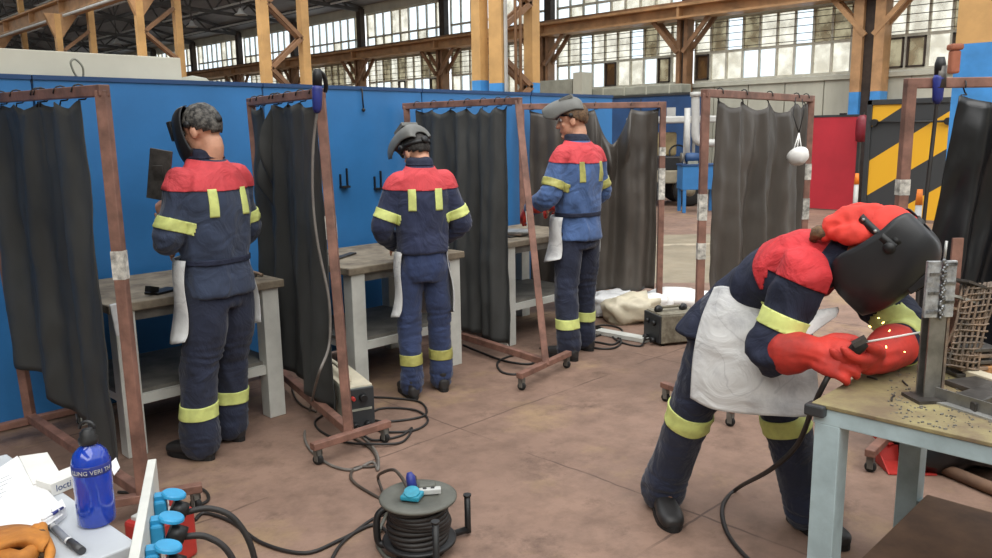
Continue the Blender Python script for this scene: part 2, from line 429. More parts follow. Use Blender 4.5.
def patch(mb, planes, off=.002, thick=.003, keep=None, cuts=()):
    """a piece of a garment's surface, cut out by planes and laid on it"""
    bm = mb.bm.copy(); bm.normal_update()
    for f in bm.faces: f.smooth = True
    if keep:
        bmesh.ops.delete(bm, geom=[f for f in bm.faces if not keep(f.calc_center_median(), f.normal)], context='FACES')
    for c, n in planes:
        bmesh.ops.bisect_plane(bm, geom=bm.verts[:] + bm.edges[:] + bm.faces[:], plane_co=V(c), plane_no=V(n), clear_outer=True)
    for c, n, cond in cuts:
        bmesh.ops.bisect_plane(bm, geom=bm.verts[:] + bm.edges[:] + bm.faces[:], plane_co=V(c), plane_no=V(n))
        bmesh.ops.delete(bm, geom=[f for f in bm.faces if (f.calc_center_median() - V(c)).dot(V(n)) > 0 and cond(f.calc_center_median())], context='FACES')
    bmesh.ops.remove_doubles(bm, verts=bm.verts[:], dist=.0004)
    bm.normal_update()
    nrm = {v: v.normal.copy() for v in bm.verts}
    for v in bm.verts: v.co += nrm[v] * (off + thick)
    be = [e for e in bm.edges if len(e.link_faces) == 1]; src = {v for e in be for v in e.verts}
    if be:
        g_ = bmesh.ops.extrude_edge_only(bm, edges=be)['geom']; nv_ = [x for x in g_ if isinstance(x, bmesh.types.BMVert)]
        for v in nv_:
            o_ = min((e.other_vert(v) for e in v.link_edges if e.other_vert(v) in nrm), key=lambda w: (w.co - v.co).length, default=None)
            if o_ is not None: v.co -= nrm[o_] * (off + thick + .002)
    r = MB(); r.bm.free(); r.bm = bm
    return r
def copy_tree(o, parent=None):
    c = o.copy(); COL.objects.link(c); c.parent = parent
    for ch in list(o.children): copy_tree(ch, c)
    return c
# ------------------------------------------------------------------ the hall
FX = 18.0
def panel(name, x0, x1, y0, y1, z0, z1, m, parent=None):
    return MB().bx(x0, x1, y0, y1, z0, z1).build(name, m, parent)
fl = MB(); fl.bx(-7, 18.4, -9, 80, -.2, 0); struct(fl.build('floor', 'floor', origin=(0, 0, 0)))
w = MB()
y = -4.0
while y < 78:
    w.bx(FX, FX + .12, y + .012, y + .888, .05, 2.62); y += .9
w.bx(FX + .05, FX + .2, -4, 78, 0, 2.7); w.bx(FX - .06, FX + .16, -4, 78, 2.62, 2.72)
w.bx(FX - .02, FX + .2, -4, 78, 4.2, 4.62)
w.bx(FX - .05, FX + .25, -4, 78, 5.82, 6.2)
struct(w.build('wall_back', 'cladding'))
struct(panel('wall_far', -7, 18.4, 78, 78.2, 0, 11, 'cladding')); struct(panel('wall_near', -7, 18.4, -9.2, -9, 0, 6, 'cladding'))
struct(panel('wall_side', -7.2, -7, -9, 78, 0, 6, 'cladding'))
# window bands between the facade posts
posts = [6.62 + 4.47 * i for i in range(-2, 17)]
rng = random.Random(3); nwin = 0
for i in range(len(posts) - 1):
    y0, y1 = posts[i] + .13, posts[i + 1] - .13
    for band in (0, 1):
        if band == 1 and posts[i] < 4: continue
        nwin += 1; b = MB()
        n = 10 if band == 0 else 9
        rows = ((2.76, 3.43), (3.43, 4.2)) if band == 0 else ((4.64, 5.0), (5.0, 5.8))
        dy = (y1 - y0) / n
        for k in range(n + 1): b.bx(FX + .02, FX + .08, y0 + k * dy - .025, y0 + k * dy + .025, rows[0][0], rows[1][1])
        for zz in (rows[0][0], rows[1][0], rows[1][1]): b.bx(FX + .015, FX + .085, y0 - .02, y1 + .02, zz - .03, zz + .03)
        for r, (za, zb) in enumerate(rows):
            for k in range(n):
                if band: m = rng.choice((1, 1, 1, 2))
                else:
                    q = rng.random(); near = posts[i] < 12
                    if r == 0: m = 1 if q < .42 else 2 if q < .7 else 3 if q < .88 else 4
                    else: m = 2 if q < .7 else 3 if q < .95 else 1
                    if not near and m == 4: m = 2
                    if r == 0 and q > .70:   # opening lights with dark frames
                        ya, yb = y0 + k * dy + .03, y0 + (k + 1) * dy - .03
                        for ee in ((ya, ya + .035, za + .03, zb - .03), (yb - .035, yb, za + .03, zb - .03), (ya, yb, za + .03, za + .065), (ya, yb, zb - .065, zb - .03)):
                            b.bx(FX - .01, FX + .07, ee[0], ee[1], ee[2], ee[3], 5)
                b.bx(FX + .045, FX + .055, y0 + k * dy + .02, y0 + (k + 1) * dy - .02, za + .02, zb - .02, m)
        if band == 0:
            for zz in (3.5, 3.66, 3.82, 3.98, 4.1): b.bx(FX - .07, FX - .05, y0 - .2, y1 + .2, zz, zz + .014, 5)
        struct(b.build('window_%d' % nwin, ['mullion', 'pane_clear', 'pane_frost', 'pane_dirty', 'pane_brown', 'dark_frame']))
# facade posts with knee braces, and the tan crane girder they carry
ntrim = 0
def trim(b, mats):
    global ntrim; ntrim += 1
    return struct(b.build('trim_%d' % ntrim, mats))
for i, py in enumerate(posts):
    b = MB()
    double = abs(py - 6.62) < .1
    if double:
        for yy in (6.85, 6.42):
            b.bx(17.5, 17.9, yy - .10, yy + .10, 2.32, 7, 1); b.bx(17.5, 17.9, yy - .1, yy + .1, 0, 2.32, 2)
        b.bx(17.62, 17.9, 6.5, 6.78, 0, 7, 3)
    else:
        b.bx(17.6, 17.9, py - .15, py - .05, 0, 4.24, 0); b.bx(17.6, 17.9, py + .05, py + .15, 0, 4.24, 0); b.bx(17.7, 17.8, py - .1, py + .1, 0, 4.24, 3)
        b.bx(17.75, 17.95, py - .12, py + .12, 4.5, 6.0, 3)
    for sgn in (-1, 1):
        for xx in (17.52, 17.8): b.bar((xx, py + sgn * .08, 3.45), (xx, py + sgn * .78, 4.24), .07, .1, 0 if not double else 1)
    trim(b, ['tan_dark', 'tan_steel', 'blue_paint', 'dark_frame'])
b = MB(); b.bx(17.35, 17.85, -4, 78, 4.5, 4.56); b.bx(17.35, 17.85, -4, 78, 4.22, 4.27); b.bx(17.56, 17.64, -4, 78, 4.25, 4.52); b.bx(17.52, 17.6, -4, 78, 4.56, 4.64, 1)
for i in range(18): b.bx(17.38, 17.6, posts[i] - .03, posts[i] + .03, 4.26, 4.5)
trim(b, ['tan_steel', 'tan_dark'])
# aisle roof with trusses, purlins and conduits
roofz = lambda x: 6.05 + (18.2 - x) * .235
b = MB()
for xa, y0, y1 in ((11.4, 12.5, 26), (8.3, 26, 78)): b.prism([(18.4, y0, roofz(18.4)), (xa, y0, roofz(xa)), (xa, y0, roofz(xa) + .12), (18.4, y0, roofz(18.4) + .12)], (0, y1 - y0, 0))
struct(b.build('ceiling', 'roof_grey'))
for i, py in enumerate(posts[4:], 1):
    b = MB(); b.bar((17.95, py, 5.95), (8.9, py, 6.35), .1, .12); b.bar((17.95, py, 6.0), (8.9, py, roofz(8.9) - .06), .1, .1)
    for k in range(9):
        xa = 17.4 - k * .95; za = 5.97 + (17.95 - xa) * .044; xb = xa - .48; xc = xa - .95
        b.bar((xa, py, za), (xb, py, roofz(xb) - .1), .05); b.bar((xb, py, roofz(xb) - .1), (xc, py, 5.97 + (17.95 - xc) * .044), .05)
    trim(b, ['roof_steel'])
b = MB()
for k in range(7): xx = 17.2 - k * 1.35; b.bx(xx - .05, xx + .05, -3, 78, roofz(xx) - .14, roofz(xx) - .01)
trim(b, ['roof_steel'])
for xx, zz in ((16.6, 6.05), (14.6, 6.2), (11.9, 6.35), (10.2, 6.5)):
    b = MB(); b.tube([(xx, -3, zz), (xx, 78, zz)], .035, 6); trim(b, ['pale_pipe'])
# roof of the main bay, open along its skylight, and an added low shading slab
for x0, x1, z0, z1 in ((-7, -3.5, 9.6, 9.6),):
    b = MB(); b.prism([(x0, -9, z0), (x1, -9, z1), (x1, -9, z1 + .1), (x0, -9, z0 + .1)], (0, 87, 0)); trim(b, ['roof_grey'])
b = MB(); b.bx(-7, 1.1, 2.9, 12, 4.4, 4.5); trim(b, ['roof_grey'])  # unseen low slab, added only to keep daylight off the left booth
b = MB(); b.bx(-3.5, 7, 22, 78, 9.6, 9.7); trim(b, ['roof_grey'])

for px, py, lab in ((192, 27, 'white bell ceiling lamp beside the tan column at the end of the cream board'), (241, 15, 'white bell ceiling lamp high under the roof close to the upper picture edge'), (117, 44, 'white bell ceiling lamp low over the cream board between two tan columns')):
    p = OX(px, py, 13.6); t = thing('ceiling_lamp', lab, 'lamp', p, 0, 'bell lamps under the grey roof')
    MB().lathe([(.03, .22), (.07, .17), (.1, .08), (.2, .015), (.21, 0), (.19, 0), (.08, .07)], p, 20).build('lamp_shade', 'pale_pipe', t)
    MB().tube([p + V((0, 0, .2)), V((p.x, p.y, roofz(p.x) - .05))], .02, 6).build('stem', 'roof_steel', t)

# lattice columns carrying the crane rail
def lattice_column(x, y, sep, label, blue=2.35, wd=.17, top=5.2, ph=0):
    t = thing('lattice_column', label, 'column', (x, y, 0), 0, 'tan lattice columns of the crane rail')
    for s in (-1, 1):
        b = MB(); b.bx(x + s * sep / 2 - wd / 2, x + s * sep / 2 + wd / 2, y - .09, y + .09, blue, top + (2.6 if s > 0 else 0), 0)
        b.bx(x + s * sep / 2 - wd / 2, x + s * sep / 2 + wd / 2, y - .091, y + .091, 0, blue, 1)
        b.build('leg', ['yellow_col', 'blue_paint'], t)
    z = blue - 1.3 + ph; k = 0; b = MB()
    while z < top - .5:
        a, c = (-1, 1) if k % 2 else (1, -1)
        for yy in (-.07, .07): b.bar((x + a * (sep - wd) / 2, y + yy, z), (x + c * (sep - wd) / 2, y + yy, z + .62), .08, .05, 0, (0, 1, 0))
        z += .62; k += 1
    b.build('lacing', ['tan_dark'], t)
    b = MB(); b.prism([(x - sep / 2 - .08, y - .07, top - .7), (x - sep / 2 + .08, y - .07, top - .7), (x + .1, y - .07, top), (x - sep / 2 - .35, y - .07, top)], (0, .14, 0))
    b.build('bracket', ['tan_steel'], t)
    return t
lattice_column(9.0, 8.70, 1.12, 'tan lattice column with blue foot rising above the partition near the middle bay')
lattice_column(8.85, 14.72, .9, 'tan lattice column rising behind the blue torch on the curtain frame')
lattice_column(8.84, 20.5, .95, 'tan lattice column at the end of the cream board above the first welder')
lattice_column(8.84, 26.4, .95, 'tan lattice column over the middle of the cream board under the crane rail')
lattice_column(8.84, 33.0, .95, 'smallest tan lattice column above the cream board under the crane rail')
t = thing('box_column', 'slim yellow column with blue foot and grey edge beside the large lattice column', 'column', RFZ(.07, 12.0, 0), R_(20))
p = RFZ(.07, 12.0, 0)
for z0, z1, m in ((0, 2.3, 1), (2.3, 8, 0)): MB().box((p.x, p.y, (z0 + z1) / 2), (.16, .2, z1 - z0), R_(20)).build('shaft', ['yellow_col', 'blue_paint'][m], t)
MB().box(p + V((.06, -.11, 4)), (.06, .03, 8), R_(20)).build('pipe', 'pale_pipe', t)
t = thing('pipe_pair', 'two thin rust brown pipes running up beside the large lattice column', 'pipe', RFZ(.35, 11.9, 0))
for d in (0, .07): MB().tube([RFZ(.33 + d, 11.9, 0), RFZ(.33 + d, 11.9, 8)], .022, 8).build('pipe', 'tan_dark', t)
# solid column on the right
q = P(984, 60, 8.4); cx, cy = q.x, q.y
t = thing('box_column', 'broad yellow column with light blue lower half behind the right hand curtain', 'column', (cx, cy, 0), 0)
MB().bx(cx - .26, cx + .26, cy - .2, cy + .2, 0, 2.4).build('painted_base', 'blue_paint', t)
MB().bx(cx - .26, cx + .26, cy - .2, cy + .2, 2.4, 8).build('shaft', 'yellow_col', t)
# terracotta pot bracketed on the column
q = P(954, 62, 8.05)
tag(MB().box(q, (.09, .09, .22), R_(45)).box(q + V((0, 0, .14)), (.12, .12, .06), R_(45)).build('junction_box', 'terracotta', bevel=.02), 'terracotta coloured box fixed to the broad yellow and blue column', 'box')
# crane rail girder
t = thing('crane_girder', 'tan crane girder running over the lattice columns above the cream board', 'beam', (8.84, 37, 5.25))
b = MB(); b.bx(8.62, 9.06, -4, 77, 5.25, 5.3); b.bx(8.62, 9.06, -4, 77, 5.66, 5.71); b.bx(8.8, 8.88, -4, 77, 5.28, 5.68)
for k in range(28): yy = -2 + k * 2.9; b.bx(8.64, 9.04, yy - .02, yy + .02, 5.3, 5.66)
b.build('web_and_flanges', 'tan_steel', t)
b = MB(); b.bx(8.79, 8.9, -4, 77, 5.71, 5.78); b.build('rail', 'tan_dark', t)
MB().tube([(8.55, -4, 5.16), (8.55, 77, 5.16)], .045, 8).build('pipe', 'pale_pipe', t)

# ------------------------------------------------------------------ blue partition
edges = [-1.4, .02, 1.41, 2.79, 4.16, 5.42, 6.63]
plab = ['blue partition sheet behind the first black curtain, outermost towards the bottle', 'blue partition sheet with the cream board above, left of the first bench', 'blue partition sheet in front of the welder holding the plate', 'blue partition sheet with two small dark hooks behind the second welder', 'blue partition sheet behind the third black curtain', 'blue partition sheet at the free end beside the third welder']
for i in range(6):
    t = thing('partition_panel', plab[i], 'partition', ((edges[i] + edges[i + 1]) / 2, 4.98, 0), 0, 'blue steel sheets of the booth partition')
    MB().bx(edges[i] + .006, edges[i + 1] - .006, 4.95, 4.98, .02, 1.93).build('sheet', 'blue_panel', t, bevel=.003)
    b = MB(); b.bx(edges[i] + .004, edges[i + 1] - .004, 4.94, 5.0, 1.92, 1.945); b.build('top_rail', 'dark_blue', t)
    b = MB(); b.bx(edges[i] + .004, edges[i] + .05, 4.985, 5.03, 0, 1.94); b.build('post', 'dark_blue', t)
q0, q1 = OY(0, 49, 5.04), OY(180, 57, 5.04)
t = thing('cream_board', 'long cream board standing up above the blue partition', 'board', (0, 5.06, 0))
MB().bx(-1.4, q1.x, 5.035, 5.075, .02, 2.085).build('board', 'cream', t, bevel=.004)
MB().bx(q1.x - .05, q1.x, 5.08, 5.12, 0, 2.08).build('post', 'cream', t)
q = OY(80, 76, 4.95)
tag(MB().tube(spline([q + V((.02, .01, -.01)), q + V((.015, -.01, .05)), q + V((-.02, -.01, .09)), q + V((-.045, -.01, .07)), q + V((-.03, 0, .02)), q + V((-.01, .01, -.01))], 6), .006, 8).build('hook', 'machine_grey'), 'small green grey wire loop hung on the partition edge in front of the cream board', 'hook')
q = OY(193, 80, 6.2)
tag(MB().lathe([(.0, .14), (.1, .12), (.16, .06), (.18, -.1), (.18, -.3), (.14, -1.9)], (q.x, q.y, 1.93), 24).build('ventilator', 'tarp_grey'), 'beige dome of a round ventilator peeping over the partition beside the cream board', 'ventilator')
for px, py, lab in ((343, 181, 'small dark hook plate on the blue partition, the one nearer the second curtain'), (377, 183, 'small dark hook plate on the blue partition, the one nearer the second welder')):
    q = OY(px, py, 4.945); b = MB(); b.bx(q.x - .03, q.x + .04, 4.91, 4.95, q.z - .05, q.z - .035); b.bx(q.x + .03, q.x + .036, 4.93, 4.95, q.z - .04, q.z + .09); b.bx(q.x - .028, q.x - .022, 4.93, 4.95, q.z - .04, q.z + .05)
    tag(b.build('wall_hook', 'strap_black'), lab, 'hook', 'dark hook plates on the partition')
q = OY(362, 89, 4.93); q2 = OY(363.5, 110, 4.93)
tag(MB().tube([q + V((0, .04, .02)), q, q2], .006, 6).ball(q2, .014).build('hanging_cord', 'strap_black'), 'short dark cord hanging over the partition top behind the second welder', 'cord')

# ------------------------------------------------------------------ far end of the hall
# grey duct along the facade
qa, qb = OX(541, 79, 17.2), OX(686, 84, 17.2)
t = thing('air_duct', 'grey air duct running along under the far windows', 'duct', (17.2, 12.5, 2.0))
MB().bx(17.0, 17.45, qb.y, qa.y, 2.46, 2.68).build('duct', 'tarp_grey', t, bevel=.03)
qc, qd = OX(541, 79, 16.8), OX(577, 79, 16.8); MB().bx(16.6, 16.9, qd.y, qc.y, 2.3, qd.z).build('duct_box', 'tarp_grey', t, bevel=.02)
qc, qd = OX(578, 73, 16.7), OX(587, 73, 16.7); MB().bx(16.5, 16.9, qd.y, qc.y, 0, qc.z).build('duct_post', 'cladding', t)
for k in range(7): yy = qb.y + (qa.y - qb.y) * (k + .5) / 7; MB().bx(16.99, 17.46, yy - .015, yy + .015, 2.45, 2.69).build('flange', 'cladding', t)
# dark blue cabin
qa, qb = OX(606, 97, 16.95), OX(694, 98, 16.95)
t = thing('storage_cabin', 'dark blue steel cabin against the facade behind the parked truck', 'cabin', (17.4, (qa.y + qb.y) / 2, 0))
MB().bx(16.95, 17.4, qb.y, qa.y, .0, qa.z - .04).build('body', 'dark_blue', t, bevel=.01)
MB().bx(16.92, 17.42, qb.y - .03, qa.y + .03, qa.z - .04, qa.z + .01).build('roof', 'hazard_black', t)
q = OX(671, 113, 16.93); MB().bx(16.93, 16.95, q.y - .12, q.y + .12, q.z - .13, q.z + .13).build('sticker', 'pale_pipe', t)
qc = (qa.y + qb.y) / 2 + .2; MB().bx(16.935, 16.95, qc - .01, qc + .01, .1, qa.z - .1).build('door_seam', 'hazard_black', t)
# parked utility truck
o = G(676, 205); t = thing('utility_truck', 'beige utility truck with a white cab roof parked in front of the dark blue cabin', 'truck', o, R_(-45))
def TL(r, f, z): return o + RFZ(r, f, z)
MB().box(TL(-.2, .3, .62), (1.3, 1.2, .28), R_(-45)).build('chassis', 'truck_body', t, bevel=.03)
MB().box(TL(-.1, .3, 1.81), (1.7, 1.3, .14), R_(-45)).build('cab_roof', 'pale_pipe', t, bevel=.03)
for r, f in ((-.75, -.25), (.55, -.25), (-.75, .85), (.55, .85), (.1, -.25)): MB().box(TL(r, f, 1.25), (.06, .06, 1.0), R_(-45)).build('cab_post', 'pale_pipe', t)
MB().box(TL(-.32, .25, 1.3), (.62, .5, .5), R_(-45)).build('seat', 'truck_glass', t, bevel=.05)
MB().box(TL(-.1, -.2, .9), (1.25, .12, .3), R_(-45)).build('dashboard', 'black_plastic', t, bevel=.03)
MB().tube([TL(.0 + .18 * math.cos(a), -.05 + .05 * math.sin(a), 1.12 + .16 * math.sin(a)) for a in [i * math.pi / 8 for i in range(16)]], .018, 6, closed=True).build('steering_wheel', 'black_plastic', t)
MB().tube(spline([TL(.0, -.35, .35), TL(.08, -.38, .62), TL(.3, -.4, .74), TL(.45, -.4, .7)], 5), .08, 8).build('fender', 'truck_glass', t)
for r, f in ((.2, -.3), (-.75, -.3), (.2, .9), (-.75, .9)):
    wl = MB().lathe([(.12, -.09), (.27, -.11), (.33, -.06), (.33, .06), (.27, .11), (.12, .09)], TL(r, f, .33), 24, axis=cF).build('wheel', 'rubber', t)
    MB().lathe([(.0, -.1), (.12, -.09), (.13, .09), (0, .1)], TL(r, f, .33), 16, axis=cF).build('hub', 'truck_body', wl)
# blue stand with a vice
o = G(692, 213); s = 52.
t = thing('tool_stand', 'bright blue steel stand with the small machine on top at the far end', 'stand', o, R_(0))
def TL(r, f, z): return o + RFZ(r, f, z)
MB().box(TL(.16, .25, .68), (.72, .5, .46), R_(-45)).build('box', 'blue_panel', t, bevel=.01)
for r, f in ((-.15, .04), (.47, .04), (-.15, .46), (.47, .46)): MB().box(TL(r, f, .23), (.06, .06, .46), R_(-45)).build('leg', 'blue_panel', t)
MB().box(TL(.16, .25, .925), (.76, .54, .03), R_(-45)).build('worktop', 'dark_blue', t)
v = thing('bench_grinder', 'small grey and blue machine on the bright blue stand', 'grinder', TL(.05, .2, .94))
MB().lathe([(.05, -.14), (.09, -.12), (.1, 0), (.09, .12), (.05, .14)], TL(.02, .2, 1.06), 16, axis=cR).build('motor', 'dark_blue', v)
for d in (-.2, .22): MB().lathe([(.02, -.02), (.1, -.02), (.1, .02), (.02, .02)], TL(.02 + d, .2, 1.06), 20, axis=cR).build('wheel', 'grey_steel', v)
MB().box(TL(.02, .2, .97), (.2, .16, .06), R_(-45)).build('base', 'machine_grey', v)
# white pipes
t = thing('white_duct', 'bent white duct pipe behind the fourth curtain frame', 'pipe', G(697, 205))
pp = lambda px, py, d=17.0: P(px, py, d)
MB().tube(spline([pp(695.5, 95), pp(695.5, 120), pp(695.5, 135), pp(698, 141), pp(704, 143), pp(720, 143)], 6), .085, 12).build('pipe', 'pale_pipe', t)
MB().tube([pp(695.5, 92), pp(695.5, 96.5)], .11, 12).build('collar', 'pale_pipe', t)
t2 = pp(687.5, 164, 16.3); tag(MB().tube([pp(687.5, 108, 16.3), pp(687, 165, 16.3)], .06, 12).build('pipe', 'pale_pipe'), 'straight thin white pipe standing behind the bright blue stand', 'pipe')
# red sheet door
qa, qb = OX(792, 117, 15.8), OX(859, 115.5, 15.8)
t = thing('red_door', 'plain red sheet metal door leaf standing beside the blue footed posts', 'door', (15.8, (qa.y + qb.y) / 2, 0))
MB().bx(15.8, 15.85, qb.y, qa.y, .02, qa.z - .02).build('leaf', 'red_panel', t, bevel=.004)
b = MB(); b.bx(15.79, 15.87, qb.y - .05, qb.y, 0, qa.z); b.bx(15.79, 15.87, qb.y - .05, qa.y, qa.z - .02, qa.z + .02); b.build('edge_frame', 'hazard_black', t)
q = OX(843, 115, 15.8); MB().bx(15.78, 15.84, q.y - .06, q.y + .06, qa.z + .02, qa.z + .05).build('hinge', 'black_plastic', t)
q = OX(862, 128, 15.6)
e = thing('fire_extinguisher', 'dark red rounded extinguisher on the blue post between red door and striped door', 'extinguisher', (q.x, q.y, q.z - .3))
MB().lathe([(.05, -.26), (.1, -.24), (.11, -.1), (.11, .14), (.07, .22), (.02, .25)], q, 16).build('bottle', 'red_dark', e)
MB().box(q + V((0, 0, .26)), (.08, .05, .05)).build('valve', 'black_plastic', e)
# orange cone-like marker seen over the bandana and beside the hazard door
# hazard door
HX = 14.6
qa, qb = OX(868, 100, HX), OX(951, 97, HX)
t = thing('hazard_door', 'black and yellow diagonally striped steel door', 'door', (HX, (qa.y + qb.y) / 2, 0))
m = bpy.data.materials.new('hazard_stripes'); m.use_nodes = True; nt = m.node_tree; N = nt.nodes; L = nt.links; bs = N['Principled BSDF']; bs.inputs['Roughness'].default_value = .5
geo = N.new('ShaderNodeNewGeometry'); sp = N.new('ShaderNodeSeparateXYZ'); L.new(geo.outputs['Position'], sp.inputs[0])
ky = .64 * abs((OX(870, 140, HX).y - OX(940, 140, HX).y)) ; pxm = 70 / ky * .64
pz = 70 / abs(OX(900, 100, HX).z - OX(900, 170, HX).z)      # pixels per metre of height
slope = .64 * pxm / pz; per = 2 * 35.5 / pz
c0 = OX(868, 161.5, HX)                                     # a point on a yellow stripe's upper border
def mth(op, a, c=None):
    x = N.new('ShaderNodeMath'); x.operation = op
    for i, v_ in enumerate((a, c)):
        if v_ is None: continue
        if isinstance(v_, (int, float)): x.inputs[i].default_value = v_
        else: L.new(v_, x.inputs[i])
    return x.outputs[0]
vv = mth('ADD', sp.outputs['Z'], mth('MULTIPLY', sp.outputs['Y'], slope))
fr = mth('FRACT', mth('ADD', mth('DIVIDE', mth('SUBTRACT', c0.z + slope * c0.y, vv), per), 20.0))
lt = mth('LESS_THAN', fr, .51)
mx = N.new('ShaderNodeMixRGB'); mx.inputs['Color1'].default_value = (*lin((54, 56, 58)), 1); mx.inputs['Color2'].default_value = (*lin((226, 170, 36)), 1)
L.new(lt, mx.inputs['Fac']); L.new(mx.outputs[0], bs.inputs['Base Color'])
MB().bx(HX, HX + .06, qb.y, qa.y - .09, .05, qa.z - .09).build('leaf', m, t)
b = MB(); b.bx(HX - .03, HX + .1, qa.y - .09, qa.y, 0, qa.z); b.bx(HX - .03, HX + .1, qb.y, qa.y, qa.z - .09, qa.z); b.build('frame', 'hazard_black', t, bevel=.01)
q = OX(905, 122, HX - .05); qs, qe = OX(874, 122, HX - .05), OX(948, 122, HX - .05)
MB().tube([V((HX - .05, qs.y, q.z)), V((HX - .05, qe.y, q.z))], .018, 8).build('pull_bar', 'black_plastic', t)
for yy in (qs.y, qe.y): MB().tube([V((HX - .07, yy, q.z)), V((HX + .02, yy, q.z))], .06, 12).build('ring', 'black_plastic', t)
# orange-topped bollards
for px, py, h, lab, d in ((919, 203, 'a', 'white post with an orange top in front of the striped door', 9.5), (856.5, 183, 'b', 'small orange topped marker between the red door and the striped door', 13.5)):
    q = P(px, py, d); t = thing('marker_post', lab, 'marker', (q.x, q.y, 0))
    MB().cyl((q.x, q.y, 0), (q.x, q.y, q.z - .02), .038).build('post', 'pale_pipe', t); MB().cyl((q.x, q.y, q.z - .02), (q.x, q.y, q.z + .16), .042, r2=.03).build('cap', 'orange', t)
    MB().cyl((q.x, q.y, 0), (q.x, q.y, .04), .16).build('base', 'black_plastic', t)
# ------------------------------------------------------------------ curtain frames
def caster(t, p, ang=.6):
    c = MB().bar(p + V((0, 0, .085)), p + V((0, 0, .05)), .035, .03).bar(p + V((-.014, 0, .075)), p + V((-.014, 0, .02)), .005, .03).bar(p + V((.014, 0, .075)), p + V((.014, 0, .02)), .005, .03).build('caster', 'grey_steel', t)
    MB().lathe([(.012, -.009), (.026, -.008), (.027, 0), (.026, .008), (.012, .009)], p + V((0, 0, .027)), 16, axis=(1, ang, 0)).build('wheel', 'rubber', c)
def curtain_frame(label, b0, b1, t0, t1, feet=None, chips=(), tw=.045):
    b0, b1, t0, t1 = (V(q) for q in (b0, b1, t0, t1))
    t = thing('curtain_frame', label, 'frame', ((b0.x + b1.x) / 2, (b0.y + b1.y) / 2, 0), 0, 'rust brown curtain frames')
    for b, tp in ((b0, t0), (b1, t1)): MB().bar(b + V((0, 0, .09)), tp, tw, tw, 0, (1, 1, 0)).build('post', 'rust_tube', t, bevel=.004)
    d = (t1 - t0).normalized()
    MB().bar(t0 - d * tw / 2, t1 + d * tw / 2, tw, tw).build('top_rail', 'rust_tube', t, bevel=.004)
    MB().bar(b0 + V((0, 0, .115)), b1 + V((0, 0, .115)), tw, tw).build('bottom_rail', 'rust_tube', t, bevel=.004)
    for b, f in zip((b0, b1), feet):
        if f is None: continue
        fa, fb = V(f[0]), V(f[1])
        MB().bar(fa + V((0, 0, .1)), fb + V((0, 0, .1)), tw, tw * .8).build('foot', 'rust_tube', t, bevel=.004)
        k = (fb - fa).normalized() * .03
        caster(t, fa + k); caster(t, fb - k)
    for b, tp, z0, z1 in [((b0, t0), (b1, t1))[c[0]] + (c[1], c[2]) for c in chips]:
        a_ = b + (tp - b) * z0; c_ = b + (tp - b) * z1
        MB().bar(a_, c_, tw + .003, tw + .003, 0, (1, 1, 0)).build('worn_sticker', 'chip_paper', t)
    return t
def curtain(label, a, b, zbot, folds, amp, hooks, sags, seed=0, m='pvc', bulge=0., z0=None, pinch=0., railw=.045, shift=V((0, 0, 0))):
    """a, b: rail points; hooks: positions 0..1; sags: one sag per gap; zbot: function u -> z"""
    a, b = V(a), V(b); d = b - a; L = d.length; dn = d.normalized(); n = V((d.y, -d.x, 0)).normalized()
    nu, nv = 110, 44; rows = []
    off = V((seed * 2.3, seed * 5.1, 0))
    def top(u):
        for h0, h1, s in zip(hooks[:-1], hooks[1:], sags):
            if h0 <= u <= h1:
                w = (u - h0) / max(h1 - h0, 1e-6); return s * (1 - abs(2 * w - 1) ** 1.6), s
        return (0, 0)
    for j in range(nv + 1):
        v = j / nv; row = []
        for i in range(nu + 1):
            u = i / nu; sg, s = top(u); base = a + d * (hooks[0] + u * (hooks[-1] - hooks[0])) if False else a + d * u
            zt = base.z - .034 - sg; zz = zt + (zbot(u) - zt) * v
            ph = 2 * math.pi * folds * (u + .03 * noise.noise(V((u * 3, seed, v * .8)))) + seed
            g_ = (.35 + .65 * min(1, v * 2.2)) * amp
            o = g_ * (math.sin(ph) + .45 * math.sin(2.3 * ph + 1.3 + v * 1.1)) + .5 * amp * noise.noise(V((u * 6, v * 3, 0)) + off)
            o += s * .9 * math.sin(min(1, v * 4) * math.pi) * (1 - abs(2 * ((u * 7.3) % 1) - 1)) * .35 + bulge * math.sin(math.pi * v) * math.sin(math.pi * u)
            o += .007 * noise.noise(V((u * 16, v * 14, 3)) + off) + .010 * (1 - 2.4 * abs(noise.noise(V((u * 7 + v * 2, v * 2.6, 5)) + off)))
            row.append(base * 1.0 + V((0, 0, zz - base.z)) + n * o + dn * (pinch * (u - .5) * v + .012 * noise.noise(V((u * 4, v * 3, 7)) + off)) + shift * v)
        rows.append(row)
    mid = (a + b) / 2
    t = thing('welding_curtain', label, 'curtain', (mid.x, mid.y, 0), 0, 'black welding curtains')
    MB().grid(rows, thick=.003).build('sheet', m, t)
    for h in hooks:
        p = a + d * h; r = railw * .62
        pts = [p + dn * .004 * k + n * (r * math.cos(x)) + V((0, 0, r * 1.15 * math.sin(x))) for k, x in enumerate([i * math.pi / 6 for i in range(12)])]
        pts = pts[:9] + [p + V((0, 0, -.03)) , p + V((0, 0, -.052)) + n * .006]
        MB().tube(pts, .0035, 6).build('hook', 'strap_black', t)
    return t
Ztop = 1.805
fA0, fA1 = G(31, 420, .1), G(144, 497, .1)
fA0.z = fA1.z = 0; fA1t = P(102, 90, (fA1).dot(cF) + .05); fA1t.z = 1.785; fA0.y = min(fA0.y, 4.86); fA0t = V((fA0.x - .03, 4.86, Ztop))
curtain_frame('rust brown frame of the first curtain, next to the blue bottle', fA0, fA1, fA0t, fA1t, ((V((fA0.x - .28, fA0.y + .0, 0)), V((fA0.x + .28, fA0.y, 0))), (fA1 * 2 - G(202, 487, .1) - V((0, 0, -.1)), G(202, 487, .1) - V((0, 0, .1)))), ((1, .58, .645),))
